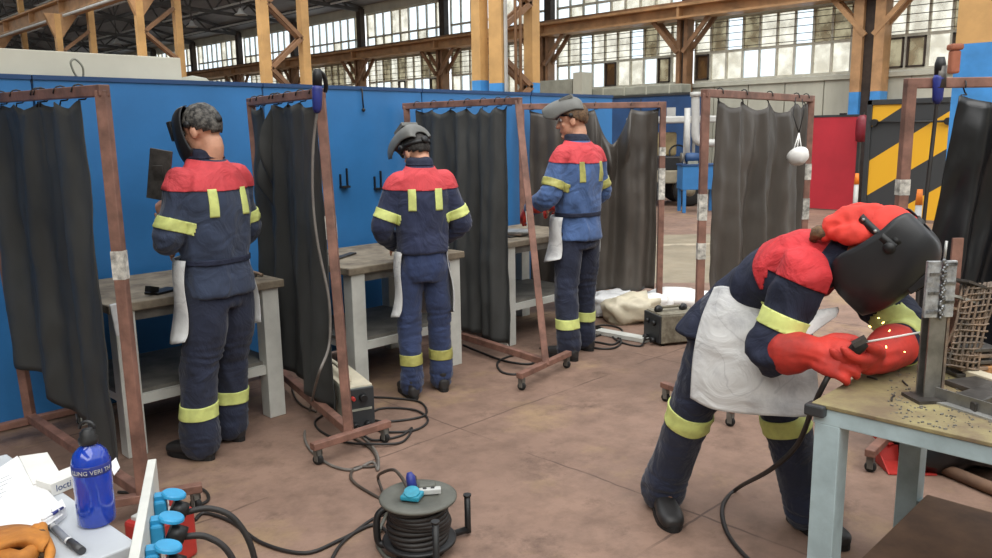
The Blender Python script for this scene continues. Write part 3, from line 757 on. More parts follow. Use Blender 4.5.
fB0, fB1 = V((2.56, 4.62, 0)), G(349, 433, .1) - V((0, 0, .1))
curtain_frame('rust brown frame with the blue torch hung on its corner', fB0, fB1, (2.52, 4.62, Ztop), (2.297, 3.516, Ztop), ((V((2.15, 4.8, 0)), V((2.6, 4.8, 0))), (G(312, 447, .1) - V((0, 0, .1)), G(389, 423, .1) - V((0, 0, .1)))), ((1, .6, .665),))
fC0, fC1 = V((4.0, 4.87, 0)), G(546, 364, .1) - V((0, 0, .1))
curtain_frame('rust brown frame leaning beside the third bench, with a wheeled foot before the third welder', fC0, fC1, (3.93, 4.86, Ztop), (3.998, 3.766, Ztop), (None, (G(519, 376, .1) - V((0, 0, .1)), G(569, 353, .1) - V((0, 0, .1)))), ((1, .54, .60),))
fD0, fD1 = V((5.2, 4.85, 0)), V((6.06, 3.985, 0))
curtain_frame('rust brown frame behind the third welder, with plastic film on its base', fD0, fD1, (5.2, 4.86, 1.815), (6.055, 3.985, 1.815), (None, None), ((1, .55, .7), (1, .76, .8)), tw=.05)
fE0, fE1 = V((3.915, 2.31, 0)), V((5.39, 2.39, 0))
curtain_frame('rust brown frame behind the bending welder, with the mask hung on it', fE0, fE1, (3.915, 2.31, 1.79), (5.39, 2.39, 1.79), ((V((3.85, 2.034, 0)), V((3.98, 2.58, 0))), (V((5.3, 2.1, 0)), V((5.45, 2.65, 0)))), ((0, .62, .70), (0, .5, .55), (1, .55, .63), (1, .7, .76)), tw=.042)
fF0 = P(894, 300, 3.72); fF0.z = 0; fF1 = RFZ(3.15, 3.72, 0)
curtain_frame('rust brown frame in front of the striped door, with the torch hung over its rail', fF0, fF1, fF0 + V((0, 0, 1.79)), fF1 + V((0, 0, 1.79)), ((G(868, 474), G(895, 446)), None), ((0, .72, .76), (0, .58, .61), (0, .4, .56)), tw=.045)

lerp = lambda p, q, t: V(p) + (V(q) - V(p)) * t
A0, A1 = fA0t, fA1t
curtain('charcoal curtain hanging in the first frame, next to the blue bottle', lerp(A0, A1, .06), lerp(A0, A1, .86), lambda u: .42 - .30 * u ** 1.5, 2.4, .030, [0, .2, .38, .6, .63, .82, .98], [.03, .015, .03, .0, .02, .03], 1, shift=V((.01, .0, 0)))
B0, B1 = V((2.52, 4.62, Ztop)), V((2.297, 3.516, Ztop))
curtain('black curtain hanging in the second frame behind the blue torch cable', lerp(B0, B1, .06), lerp(B0, B1, .93), lambda u: .30 - .2 * u, 2.6, .030, [0, .12, .36, .42, .6, .8, 1], [.02, .28, .0, .02, .02, .03], 2)
C0, C1 = V((3.93, 4.86, Ztop)), V((3.998, 3.766, Ztop))
curtain('black curtain hanging in the third frame, right of the second welder', lerp(C0, C1, .10), lerp(C0, C1, .91), lambda u: .22 - .12 * u, 3.4, .03, [0, .2, .4, .58, .75, .9, 1], [.02, .035, .03, .045, .04, .02], 3)
D0, D1 = V((5.2, 4.86, 1.815)), V((6.055, 3.985, 1.815))
curtain('brown black curtain sagging deeply behind the third welder', lerp(D0, D1, .06), lerp(D0, D1, .97), lambda u: .19, 3.2, .05, [0, .5, .78, .99], [.05, .30, .02], 4, 'pvc_brown')
E0, E1 = V((3.915, 2.31, 1.79)), V((5.39, 2.39, 1.79))
curtain('brown black curtain hanging behind the bending welder', lerp(E0, E1, .10), lerp(E0, E1, .95), lambda u: .28, 3.1, .04, [0, .24, .52, .85, .98], [.04, .05, .06, .04], 5, 'pvc_brown')
F0, F1 = fF0 + V((0, 0, 1.79)), fF1 + V((0, 0, 1.79))
qa = P(958, 88, 3.70); qb = RFZ(2.95, 3.70, 1.75); qa.z = 1.765
curtain('glossy black curtain hanging at the right picture edge beside the striped door', qa, qb, lambda u: .2, 2.6, .05, [0.02, .35, .7, 1], [.03, .06, .04], 6, 'pvc_black', shift=RFZ(-.16, .0, 0))

# ------------------------------------------------------------------ work benches of the booths
def bench(label, x0, x1, y0=4.05, y1=4.86, h=.80):
    t = thing('workbench', label, 'bench', ((x0 + x1) / 2, (y0 + y1) / 2, 0), 0, 'white legged work benches of the booths')
    MB().bx(x0 - .03, x1 + .03, y0 - .02, y1, h - .045, h).build('worktop', 'bench_top', t, bevel=.006)
    lg = .10
    for x in (x0, x1 - lg):
        for y in (y0, y1 - lg - .03): MB().bx(x, x + lg, y, y + .09, 0, h - .045).build('leg', 'white_metal', t, bevel=.004)
    b = MB(); b.bx(x0 + .02, x1 - .02, y0 + .02, y0 + .06, .26, .31); b.bx(x0 + .02, x1 - .02, y1 - .09, y1 - .05, .26, .31)
    b.bx(x0 + .03, x0 + .07, y0 + .05, y1 - .06, .26, .31); b.bx(x1 - .07, x1 - .03, y0 + .05, y1 - .06, .26, .31); b.build('stretcher', 'white_metal', t)
    MB().bx(x0 + .02, x1 - .02, y0 + .05, y1 - .05, .31, .33).build('shelf', 'bench_under', t)
    b = MB(); b.bx(x0 + .02, x1 - .02, y0 + .02, y0 + .05, h - .1, h - .045); b.build('apron_rail', 'bench_under', t)
    return t
bench('white legged bench in front of the welder with the plate, first from the bottle', 1.40, 2.30)
bench('white legged bench in front of the second welder, between the second and third curtains', 2.80, 3.70)
bench('white legged bench half hidden by the third curtain, in front of the third welder', 4.23, 5.15, 4.12)
def scrap(name, lab, p, size, rz=0, m='steel_dark', cat='scrap', grp=None, tilt=0):
    Rm = Matrix.Rotation(rz, 3, 'Z') @ Matrix.Rotation(tilt, 3, 'X')
    b = MB(); b.box(V(p) + V((0, 0, size[2] / 2 + .001)), size, Rm); return tag(b.build(name, m, bevel=.002), lab, cat, grp)
scrap('steel_strip', 'dark steel strip lying flat at the back of the second bench', (3.02, 4.45, .80), (.3, .05, .012), .5)
scrap('steel_strip', 'short dark strip lying on the second bench against the partition', (2.98, 4.66, .80), (.16, .07, .01), .1)
for k, (lab, dx, dy, rz, z) in enumerate((('rusty plate lying under the others right of the second welder', 0, 0, .2, 0), ('pale plate lying on top of the pile right of the second welder', .02, -.01, -.3, .013))):
    scrap('steel_plate', lab, (3.60 + dx, 4.25 + dy, .80 + z), (.2, .12, .012), rz, ('steel_rust', 'steel_pale')[k], 'plate')
for k, lab in enumerate(('bottom plate of the pile left of the third welder', 'middle plate of the pile left of the third welder', 'top plate of the pile left of the third welder')):
    scrap('steel_plate', lab, (4.55 + .02 * k, 4.36 - .015 * k, .80 + .0131 * k), (.26 - .02 * k, .2, .012), .3 * k, ('steel_dark', 'steel_rust', 'steel_pale')[k], 'plate')
q = G(262, 270, .80)
scrap('steel_offcut', 'dark bent steel offcut lying right of the first welder', (2.18, 4.2, .80), (.16, .06, .015), .5)
b = MB().tube(spline([(2.10, 4.36, .812), (2.16, 4.34, .83), (2.24, 4.26, .83), (2.28, 4.18, .812)], 5), .01, 8); tag(b.build('pliers', 'steel_rust'), 'rust coloured pliers lying right of the first welder', 'pliers')
tag(MB().box((1.70, 4.18, .806), (.16, .09, .012), .4).bar((1.66, 4.16, .82), (1.60, 4.12, .84), .03).build('wire_brush', 'strap_black'), 'small black brush lying left of the first welder on the bench', 'brush')
# flask hung at the first bench leg: clear rod tube
q = OY(115, 318, 3.98); tag(MB().bar(q + V((-.004, 0, .07)), q + V((.012, 0, -.09)), .035, .02).build('rod_tube', 'clear_plastic', bevel=.006), 'white clear rod packet hung on the first bench corner beside the curtain', 'packet')

# ------------------------------------------------------------------ welding machines
def machine(name, label, FL, FR, BL, h, side, top, panel, knobs, handle=True):
    FL, FR, BL = V(FL), V(FR), V(BL); ex = (FR - FL).normalized(); W = (FR - FL).length; L = (BL - FL).length; ey = V((-ex.y, ex.x, 0))
    if ey.dot(BL - FL) < 0: ey = -ey
    c = FL + ex * W / 2 + ey * L / 2
    t = thing(name, label, 'welding machine', (c.x, c.y, 0))
    Rm = Matrix((ex, ey, V((0, 0, 1)))).transposed()
    if Rm.determinant() < 0: Rm = Matrix((-ex, ey, V((0, 0, 1)))).transposed()
    Q = lambda x, y, z: FL + ex * (x * W) + ey * (y * L) + V((0, 0, z))
    MB().box(Q(.5, .5, .02 + (h - .02) / 2), (W, L, h - .02), Rm).build('body', side, t, bevel=.008)
    MB().box(Q(.5, .5, h + .002), (W * .97, L * .97, .012), Rm).build('lid', top, t, bevel=.004)
    fp = MB().box(Q(.5, -.012, .02 + (h - .02) / 2), (W * .98, .02, h - .025), Rm).build('front_panel', panel, t, bevel=.004)
    for x in (0.12, .88):
        for y in (.1, .9): MB().cyl(Q(x, y, 0), Q(x, y, .022), .015).build('rubber_foot', 'rubber', t)
    for x, z, r, mm in knobs: MB().cyl(Q(x, -.03, z * h), Q(x, -.03, z * h) - ey * .028, r, 16, r2=r * .8).build('knob', mm, fp)
    for x in (.28, .72): MB().cyl(Q(x, -.03, .17 * h), Q(x, -.03, .17 * h) - ey * .04, .02, 14).build('cable_socket', 'black_plastic', fp)
    MB().box(Q(.5, -.03, .52 * h), (W * .8, .006, h * .05), Rm).build('trim_strip', 'machine_grey', fp)
    if handle: MB().tube(spline([Q(.5, .1, h), Q(.5, .16, h + .045), Q(.5, .5, h + .055), Q(.5, .84, h + .045), Q(.5, .9, h)], 6), .014, 8).build('handle', 'black_plastic', t)
    return t, Q
w1f = G(346, 434); w1y = (G(317, 404) - w1f).normalized(); w1x = V((w1y.y, -w1y.x, 0))
w1, Q1 = machine('welding_machine', 'grey and cream welding machine with a black front beside the second frame post', w1f, w1f + w1x * .165, w1f + w1y * .5, .25, 'machine_grey', 'machine_cream', 'hazard_black', ((.6, .78, .024, 'strap_black'), (.25, .8, .012, 'red_plastic')), handle=False)
MB().tube(spline([Q1(.3, .12, .27), Q1(.3, .2, .31), Q1(.3, .8, .31), Q1(.3, .9, .27)], 5), .013, 8).build('handle', 'machine_cream', w1)
w2, Q2 = machine('welding_machine', 'worn beige welding machine standing at the foot of the fourth frame', G(661, 347), G(645, 339), G(694, 340), .235, 'machine_worn', 'machine_worn', 'hazard_black', ((.3, .72, .022, 'black_plastic'), (.7, .72, .022, 'black_plastic')), handle=False)
for y in (.12, .72): MB().ball(Q2(.5, y, .262), (.04, .03, .03)).build('handle_mount', 'black_plastic', w2)
MB().tube([Q2(.5, .12, .275), Q2(.5, .72, .275)], .012, 8).build('handle', 'machine_worn', w2)

# ------------------------------------------------------------------ cables
def cable(label, pts, r=.0065, m='cable', sub=7, name='cable', grp=None):
    return tag(MB().tube(spline(pts, sub), r, 8).build(name, m), label, 'cable', grp)
def fl_(px, py, z=.008): return G(px, py, z)
cable('black cable looping on the floor between the grey machine and the second welder', [Q1(.72, -.12, .05), fl_(372, 428), fl_(385, 432), fl_(415, 430), fl_(428, 420), fl_(415, 410), fl_(385, 408), fl_(372, 413), fl_(374, 420), fl_(395, 421), fl_(425, 415), fl_(420, 402), fl_(392, 398), fl_(370, 397)])
cable('black cable coiling under the second frame foot from the grey machine', [Q1(.28, -.12, .05), fl_(372, 440), fl_(400, 436), fl_(412, 428), fl_(402, 442), fl_(372, 444, .02), fl_(345, 442), fl_(322, 432), fl_(315, 422), fl_(325, 414)])
cable('brown cable hanging from the blue torch in front of the second curtain to the floor', [P(317, 112, 4.0), P(313, 150, 4.0), P(313, 200, 3.98), P(318, 245, 3.95), P(329, 300, 3.94), P(329, 345, 3.93), P(318, 376, 3.80), fl_(310, 410), fl_(305, 440), fl_(325, 462), fl_(352, 470), fl_(372, 462), fl_(378, 470), fl_(375, 450), fl_(350, 425)], .007, 'cable_grey')
cable('brown cable snaking from the second frame foot to the reel top', [fl_(352, 437), fl_(372, 450), fl_(376, 465), fl_(355, 468), fl_(352, 480), fl_(372, 494), fl_(384, 498), fl_(378, 478, .05), G(384, 472, .19), G(394, 470, .25), G(402, 478, .26), G(408, 489, .24)], .007, 'cable_brown')
cable('black cable running over the floor from the reel towards the blue sockets', [fl_(388, 532, .02), fl_(372, 525), fl_(340, 540), fl_(305, 553), fl_(262, 543), fl_(232, 522), fl_(205, 513), fl_(195, 520)], .008)
cable('black cable curving below the reel to the lower picture edge', [fl_(396, 512, .06), fl_(375, 518), fl_(355, 532), fl_(338, 548), fl_(325, 575)], .007)
cable('grey cable loop hanging off the side of the reel to the floor', [fl_(392, 505, .09), fl_(384, 520, .03), fl_(377, 540), fl_(385, 556), fl_(402, 560), fl_(412, 552, .03)], .008, 'reel_grey')
cable('black cable coil lying at the feet of the third welder', [Q2(.72, -.1, .05), fl_(640, 346), fl_(618, 341), fl_(606, 330), fl_(590, 326), fl_(580, 335), fl_(592, 347), fl_(614, 348), fl_(621, 340), fl_(606, 334), fl_(588, 338), fl_(586, 330), fl_(604, 325), fl_(622, 330), fl_(615, 344), fl_(594, 342), fl_(575, 345), fl_(555, 352), fl_(540, 348)], .008)
cable('thin black cable stretched from the beige machine front towards the coil', [Q2(.28, -.1, .05), fl_(630, 339), fl_(605, 331), fl_(580, 322)], .007)
cable('black cable lying along the base of the leaning frame by the third bench', [fl_(463, 345), fl_(480, 352), fl_(505, 361), fl_(530, 364), fl_(534, 358), fl_(515, 355), fl_(498, 362), fl_(502, 372), fl_(520, 374), fl_(540, 366)], .008)
cable('black cable on the floor behind the first frame foot', [fl_(118, 492), fl_(150, 493), fl_(168, 492), fl_(190, 487), fl_(205, 491), fl_(208, 500), fl_(195, 507), fl_(183, 512)], .007)
cable('thin grey cable leading from the grey machine back under the second curtain', [fl_(316, 412), fl_(300, 404), fl_(293, 392), fl_(292, 382)], .006, 'cable_brown')

# electrode torches hung on the frames
def torch(label, top, bot, cm):
    top, bot = V(top), V(bot); d = (bot - top).normalized(); L = (bot - top).length
    t = thing('electrode_holder', label, 'torch', top)
    MB().tube([top, top + d * .03, top + d * L * .38], [.016, .024, .022], 12).build('jaw', 'strap_black', t)
    MB().tube([top + d * L * .38, top + d * L * .45, top + d * L * .9, bot], [.022, .026, .022, .012], 12).build('handle', cm, t)
    return t
tb = torch('blue and black welding torch hung on the corner of the second curtain frame', P(317.5, 69, 4.0), P(317, 113, 4.0), 'torch_blue')
MB().tube(spline([P(319, 71, 4.0), P(324, 76, 4.02), P(326, 86, 4.05), P(325, 92, 4.06)], 4), .011, 8).build('lever', 'strap_black', tb)
tf = torch('grey and blue welding torch hung over the rail in front of the striped door', P(941, 57, 3.68), P(937, 104, 3.68), 'torch_blue')
MB().tube([P(941, 66, 3.68), P(939.5, 88, 3.68)], [.024, .027], 12).build('worn_grip', 'steel_dark', tf)
cable('black cable hanging from the torch in front of the striped door', [P(937, 103, 3.68), P(934, 130, 3.68), P(930, 165, 3.66), P(926, 200, 3.65), P(921, 250, 3.64), P(915, 330, 3.63), P(905, 420, 3.62), fl_(900, 462)], .009)
# respirator hung on the frame behind the bending welder
q = P(798, 156, 4.95)
t = thing('dust_mask', 'white cup dust mask hung by its straps on the frame behind the bending welder', 'mask', q)
MB().lathe([(.0, .055), (.035, .048), (.06, .02), (.066, -.01), (.06, -.012), (.055, .0)], q, 20, axis=(-.45, -.5, -.55)).build('cup', 'white_cloth', t)
tp = P(799, 133, 4.97); rp = P(802, 99, 5.0)
for dx in (-5, -1, 4): MB().tube([tp, P(798 + dx, 152, 4.95)], .004, 6).build('strap', 'white_cloth', t)
MB().tube([rp, P(804, 112, 4.98), tp], .003, 6).build('strap', 'strap_black', t); MB().tube([P(796, 97, 5.0), P(793, 115, 4.98), tp], .003, 6).build('strap', 'strap_black', t)

# plastic film and planks on the base of the fourth frame
def crumple(name, lab, cat, c, size, rz, m, seed):
    b = MB(); b.ball(c, (1, 1, 1), n=28)
    Rm = Matrix.Rotation(rz, 3, 'Z')
    for v in b.bm.verts:
        d = (v.co - V(c)); k = Vector_sq(d, size); k *= 1 + .32 * noise.noise(d * 2.2 + V((seed, 0, 0))) + .14 * noise.noise(d * 6 + V((0, seed, 0)))
        v.co = V(c) + Rm @ k
    zf = c[2] - size[2] * .8
    for v in b.bm.verts: v.co.z = max(v.co.z, zf)
    return tag(b.build(name, m), lab, cat)
def Vector_sq(d, s):
    f = lambda x: math.copysign(abs(x) ** .75, x)
    return V((f(d.x) * s[0], f(d.y) * s[1], f(d.z) * s[2]))
q = G(632, 306, .13); crumple('plastic_sack', 'pale crumpled plastic sack lying on the frame base beside the beige machine, the brownish one', 'sack', (q.x, q.y, .10), (.24, .17, .13), -.6, 'machine_cream', 1)
q = G(612, 300, .12); crumple('plastic_sack', 'grey crumpled plastic film lying on the frame base nearest the third welder', 'sack', (q.x, q.y, .09), (.26, .16, .11), -.5, 'clear_plastic', 4)
q = G(652, 304, .12); crumple('plastic_sack', 'white crumpled plastic bag behind the beige machine', 'sack', (q.x, q.y, .09), (.16, .16, .12), .2, 'white_cloth', 7)
q = G(680, 296, .1); crumple('plastic_sack', 'white plastic sheet heap behind the right end of the beige machine', 'sack', (q.x, q.y, .07), (.34, .2, .09), -.7, 'white_cloth', 9)
tag(MB().bar(G(583, 288, .06), G(655, 300, .06), .1, .03).build('plank', 'wood'), 'light wood plank lying behind the plastic film under the sagging curtain', 'plank')
tag(MB().bar(G(598, 331, .02), G(648, 340, .02), .1, .03).build('batten', 'white_metal'), 'white flat batten on the floor in front of the fourth frame base', 'batten')
# ------------------------------------------------------------------ cable reel
c = G(418, 496, .225); cx, cy = c.x, c.y
t = thing('cable_reel', 'grey cable reel with a blue socket standing on the floor', 'cable reel', (cx, cy, 0))
def LZ(prof, m, name, par=t, n=40): return MB().lathe(prof, (cx, cy, 0), n).build(name, m, par)
LZ([(.02, .213), (.138, .211), (.149, .217), (.150, .225), (.143, .229), (.084, .228), (.079, .222), (0.0, .222)], 'reel_grey', 'top_flange', n=56)
LZ([(0, .04), (.128, .038), (.143, .044), (.144, .052), (.138, .056), (0, .056)], 'black_plastic', 'bottom_flange', n=56)
LZ([(.08, .05), (.08, .215)], 'black_plastic', 'drum')
b = MB()
for k in range(9):
    pts = [(cx + (.112 + .006 * math.sin(a * 2 + k)) * math.cos(a), cy + (.112 + .006 * math.sin(a * 2 + k)) * math.sin(a), .066 + .0168 * k + .004 * math.sin(a + k)) for a in [i * math.pi / 18 for i in range(36)]]
    b.tube(pts, (.0098), 8, closed=True)
b.build('wound_cable', 'cable', t)
sk = MB().box(c + RFZ(-.02, -.02, .012), (.075, .07, .02), R_(-60)).build('socket', 'teal', t, bevel=.006)
MB().cyl(c + RFZ(-.02, -.025, .02), c + RFZ(-.02, -.03, .034), .03, 20).build('lid', 'teal', sk)
pl = MB().tube([c + RFZ(-.02, .01, .02), c + RFZ(-.03, .025, .07), c + RFZ(-.035, .03, .085)], [.02, .018, .009], 12).build('plug', 'torch_blue', sk)
MB().box(c + RFZ(.045, .02, .012), (.085, .03, .022), R_(-38)).build('outlet_strip', 'pale_pipe', t, bevel=.004)
for d in (-.02, .01): MB().box(c + RFZ(.045 + d, .02 + d * .2, .0235), (.014, .012, .004), R_(-38)).build('outlet', 'black_plastic', t)
MB().box(c + RFZ(.03, .05, .016), (.07, .05, .03), R_(-38)).build('outlet_box', 'reel_grey', t, bevel=.008)
MB().cyl(c + RFZ(-.025, .10, 0), c + RFZ(-.025, .10, .035), .011).build('winding_knob', 'black_plastic', t)
for px, py, ptop in ((468, 532, 496), (437, 578, 523)):
    q = G(px, py, .012); r = P(px + (1 if px > 450 else 0), ptop, (q - CAM).dot(cF)); q2 = V((q.x, q.y, r.z))
    MB().tube([q, q + V((0, 0, .03)), q2], [.014, .013, .013], 10).build('stand_post', 'black_plastic', t)
    MB().tube([V((cx, cy, .025)), q + V((0, 0, .012))], .014, 8).build('stand_foot', 'black_plastic', t)
    MB().cyl(q2, q2 + V((0, 0, .008)), .016).build('end_cap', 'black_plastic', t)
q = G(380, 527, .05); 
MB().tube(spline([V((cx, cy, .03)) + RFZ(-.1, -.02, 0), V((cx, cy, .03)) + RFZ(-.155, 0, .0), V((cx, cy, .0)) + RFZ(-.165, .0, .08), V((cx, cy, 0)) + RFZ(-.16, .01, .14), V((cx, cy, 0)) + RFZ(-.13, .02, .165), V((cx, cy, 0)) + RFZ(-.10, .02, .165)], 5), .014, 10).build('carry_handle', 'black_plastic', t)
LZ([(.0, .001), (.10, .001), (.10, .03), (0, .04)], 'black_plastic', 'base')

# ------------------------------------------------------------------ white side table with the bottle
TZ = .72
tc_ = G(138, 543, TZ); e1 = (G(113, 526, TZ) - tc_); e1.z = 0; e1.normalize(); e2 = V((e1.y, -e1.x, 0))
if e2.dot(G(100, 558, TZ) - tc_) < 0: e2 = -e2
t = thing('side_table', 'white side table in the corner with the blue bottle and papers on it', 'table', tc_ + (e1 + e2) * .35 - V((0, 0, TZ)))
Rt = Matrix((e1, e2, V((0, 0, 1)))).transposed()
if Rt.determinant() < 0: Rt = Matrix((e1, -e2, V((0, 0, 1)))).transposed()
MB().box(tc_ + e1 * .4 + e2 * .3 - V((0, 0, .015)), (.8, .6, .03), Rt).build('tabletop', 'table_white', t, bevel=.004)
for a_, b_ in ((.04, .04), (.76, .04), (.04, .56), (.76, .56)): MB().box(tc_ + e1 * a_ + e2 * b_ - V((0, 0, .03 + .345)), (.045, .045, .69), Rt).build('leg', 'white_metal', t)
def TT(px, py, dz=0): return G(px, py, TZ + dz)
# bottle
bc = TT(97.5, 522); 
t = thing('water_bottle', 'blue water bottle with a black screw cap and printed band', 'bottle', bc)
k = .0415
MB().lathe([(.0, .0), (k * .85, .0), (k, .008), (k, .06), (k * .97, .075), (k, .09), (k, .135), (k * .98, .155), (k * .86, .172), (k * .6, .184), (.016, .19), (.016, .2)], bc, 40).build('body', 'bottle_blue', t)
cp = MB().lathe([(.02, .194), (.021, .197), (.021, .207), (.017, .213), (.017, .222), (.012, .226), (.012, .228), (0, .229)], bc, 28).build('cap', 'black_plastic', t)
MB().tube([bc + V((0, 0, .218)) + (cR * math.cos(a) * .017 + cZ * (math.sin(a) * .016 + .012)) for a in [i * math.pi / 8 for i in range(9)]], .004, 8).build('loop', 'black_plastic', cp)
bd = MB().lathe([(k + .0004, .128), (k + .0008, .1285), (k + .0006, .150), (k + .0002, .1505)], bc, 40).build('printed_band', 'torch_blue', t)
def text_mesh(s, size, ext=.0004):
    cu_ = bpy.data.curves.new('t', 'FONT'); cu_.body = s; cu_.size = size; cu_.extrude = ext; cu_.resolution_u = 3
    o = bpy.data.objects.new('t', cu_); COL.objects.link(o); dg = bpy.context.evaluated_depsgraph_get()
    me = bpy.data.meshes.new_from_object(o.evaluated_get(dg)); bpy.data.objects.remove(o); bpy.data.curves.remove(cu_)
    b = MB(); b.bm.from_mesh(me); bpy.data.meshes.remove(me); return b
def wrap_text(s, size, z, ang0, rad, parent, m):
    b = text_mesh(s, size); xs = [v.co.x for v in b.bm.verts]; mid = (min(xs) + max(xs)) / 2
    bmesh.ops.subdivide_edges(b.bm, edges=[e for e in b.bm.edges if e.calc_length() > .004], cuts=2)
    fa = math.atan2(-cF.y, -cF.x) + ang0
    for v in b.bm.verts:
        a = fa + (v.co.x - mid) / rad; r = rad + .0004 + v.co.z
        v.co = bc + V((math.cos(a) * r, math.sin(a) * r, z + v.co.y))
    return b.build('lettering', m, parent)
wrap_text('LLING VERI TH', .0142, .1325, .46, k + .0008, bd, 'pale_pipe')
wrap_text('·········', .006, .1465, .25, k + .0008, bd, 'pale_pipe')
# papers, box, pen, marker, glove
def flat_px(poly, z0, h, name, m, label=None, cat=None, parent=None, bevel=0):
    b = MB().prism([TT(x, y, z0) for x, y in poly], (0, 0, h)); o = b.build(name, m, parent, bevel=bevel)
    if label: tag(o, label, cat)
    return o
flat_px([(20, 463), (48, 459), (62, 482), (34, 492)], .001, .02, 'carton', 'paper_box', 'small white carton lying behind the lettered box', 'carton')
# lettered box
p0, p1, p2 = TT(52, 497, .001), TT(78, 486, .001), TT(63, 474, .001)
ex = (p1 - p0); ex.z = 0; Lx = ex.length * 1.35; ex.normalize(); ey = V((-ex.y, ex.x, 0))
t = thing('lettered_box', 'white carton with grey lettering lying beside the blue bottle', 'box', p0)
Rb = Matrix((ex, ey, V((0, 0, 1)))).transposed()
MB().box(p0 + ex * Lx / 2 + ey * .03 + V((0, 0, .0165)), (Lx, .06, .033), Rb).build('carton', 'paper_box', t, bevel=.001)
b = text_mesh('locti', .024, .0003)
Rx = Matrix((ex, V((0, 0, 1)), -ey)).transposed()
for v in b.bm.verts: v.co = p0 + ex * .012 - ey * .0006 + V((0, 0, .009)) + Rx @ v.co
b.build('lettering', 'ink_blue', t)
tag(flat_px([(110, 464), (116, 458), (120, 468), (114, 476)], .03, .002, 'paper_tag', 'paper'), 'small white paper tag sticking out behind the blue bottle', 'tag').location.z -= .0
t = thing('document_pile', 'pile of printed sheets in a clear sleeve with faint lines', 'papers', TT(25, 500))
pb = MB(); base = [(-40, 500), (18, 461), (66, 516), (52, 527), (5, 560), (-40, 560)]
pb.prism([TT(x, y, .001) for x, y in base], (0, 0, .016)); pb.build('sheet_stack', 'paper', t, bevel=.001)
MB().prism([TT(x, y, .0172) for x, y in [(-38, 500), (17, 462), (63, 515), (50, 524), (5, 556), (-38, 556)]], (0, 0, .0006)).build('top_sleeve', 'paper', t)
b = MB()
for k_ in range(8):
    x0 = 12 - k_ * 2.2; y0 = 471 + k_ * 4.6
    for a_, c_ in ((0, 5), (7, 15 + (k_ * 5) % 7)):
        pA, pB = TT(x0 + a_ - 18, y0 + 11 - a_ * .45, .0181), TT(x0 + c_ - 18, y0 + 11 - c_ * .45, .0181); b.bar(pA, pB, .0016, .0003)
b.build('printed_lines', 'ink', t)
flat_px([(52, 517), (63, 508), (67, 516), (55, 526)], .001, .024, 'paper_pad', 'paper', 'small white pad under the pen tip beside the bottle', 'pad')
t = thing('ballpoint_pen', 'thin blue and white pen lying across the papers', 'pen', TT(52, 515, .026))
MB().tube([TT(42, 520, .03), TT(59, 510, .03)], .0035, 8).build('barrel', 'paper', t); MB().tube([TT(52, 514.2, .03), TT(63, 507.5, .03)], [.0042, .003], 8).build('cap', 'torch_blue', t)
t = thing('marker_pen', 'thick clear marker with a black cap lying beside the bottle', 'marker', TT(65, 537))
MB().tube([TT(50, 524, .009), TT(71, 543, .009)], .0085, 14).build('barrel', 'clear_plastic', t); MB().tube([TT(70, 542, .009), TT(82, 551, .009)], .0092, 14).build('cap', 'marker', t)
MB().tube([TT(55, 528.5, .0098), TT(68, 540.3, .0098)], .0082, 12).build('printed_sleeve', 'ink', t)
# leather glove: flattened cuff and palm folded over the table edge
t = thing('leather_glove', 'tan leather work glove lying folded in the corner on the papers', 'glove', TT(20, 540))
rows = []
for i in range(13):
    u = i / 12; row = []
    for j in range(9):
        v = j / 8
        px = -30 + 76 * u + 4 * math.sin(v * 5); py = 524 + 3 * u + v * (30 - 6 * u) + 2 * math.sin(u * 7)
        row.append(TT(px, py, .02 + .034 * math.sin(math.pi * min(1, v * .9 + .05)) * (1 - .25 * u) + .005 * math.sin(u * 9 + v * 4)))
    rows.append(row)
MB().grid(rows, thick=.004).build('palm', 'leather_tan', t)
lo = MB().limb([TT(-15, 548, .015), TT(18, 560, .018), TT(38, 545, .02), TT(42, 527, .024)], [.022, .02, .016, .012], 10).build('folded_cuff', 'leather_tan', t)
for s in range(3): MB().limb([TT(36 + 5 * s, 528 + 6 * s, .028), TT(44 + 3 * s, 534 + 9 * s, .02), TT(40 + 4 * s, 546 + 8 * s, .014)], [.011, .011, .009], 8).build('finger', ['leather_tan', 'leather_in', 'leather_tan'][s], t)
# socket board
bz = .735; pa, pb_ = G(152, 459, bz), G(134, 556, bz); dv = (pb_ - pa); dv.z = 0; Lb = dv.length; dv.normalize(); nv = V((-dv.y, dv.x, 0))
if nv.dot(cR) < 0: nv = -nv
t = thing('socket_board', 'upright white board with three blue sockets along its side', 'socket board', pa + dv * Lb / 2 - V((0, 0, bz)))
Rs = Matrix((dv, nv, V((0, 0, 1)))).transposed()
if Rs.determinant() < 0: Rs = Matrix((dv, -nv, V((0, 0, 1)))).transposed()
MB().box(pa + dv * (Lb / 2 + .02) - V((0, 0, bz / 2)), (Lb + .04, .022, bz), Rs).build('board', 'white_metal', t, bevel=.002)
for k_, (px, py) in enumerate(((160, 503), (156, 525), (150, 549))):
    fr = (.30, .55, .82)[k_]; q = pa + dv * (Lb * fr) + nv * .011 - V((0, 0, .075))
    so_ = MB().box(q + nv * .015, (.05, .03, .06), Rs).build('socket', 'socket_blue', t, bevel=.006)
    ax = (nv * .8 + V((0, 0, .45)) + dv * .1).normalized()
    MB().cyl(q + nv * .04 + V((0, 0, .0)), q + nv * .075 + V((0, 0, -.018)), .022, 18).build('plug', 'black_plastic', so_)
    MB().lathe([(0, .006), (.027, .006), (.03, .003), (.031, -.003), (.0, -.003)], q + nv * .048 + V((0, 0, .034)), 24, axis=(V((0, 0, 1)) + nv * .25), sm=False).build('lid', 'socket_blue', so_)
    MB().bar(q + nv * .002 + V((0, 0, .034)), q + nv * .03 + V((0, 0, .034)), .03, .012).build('hinge', 'socket_blue', so_)
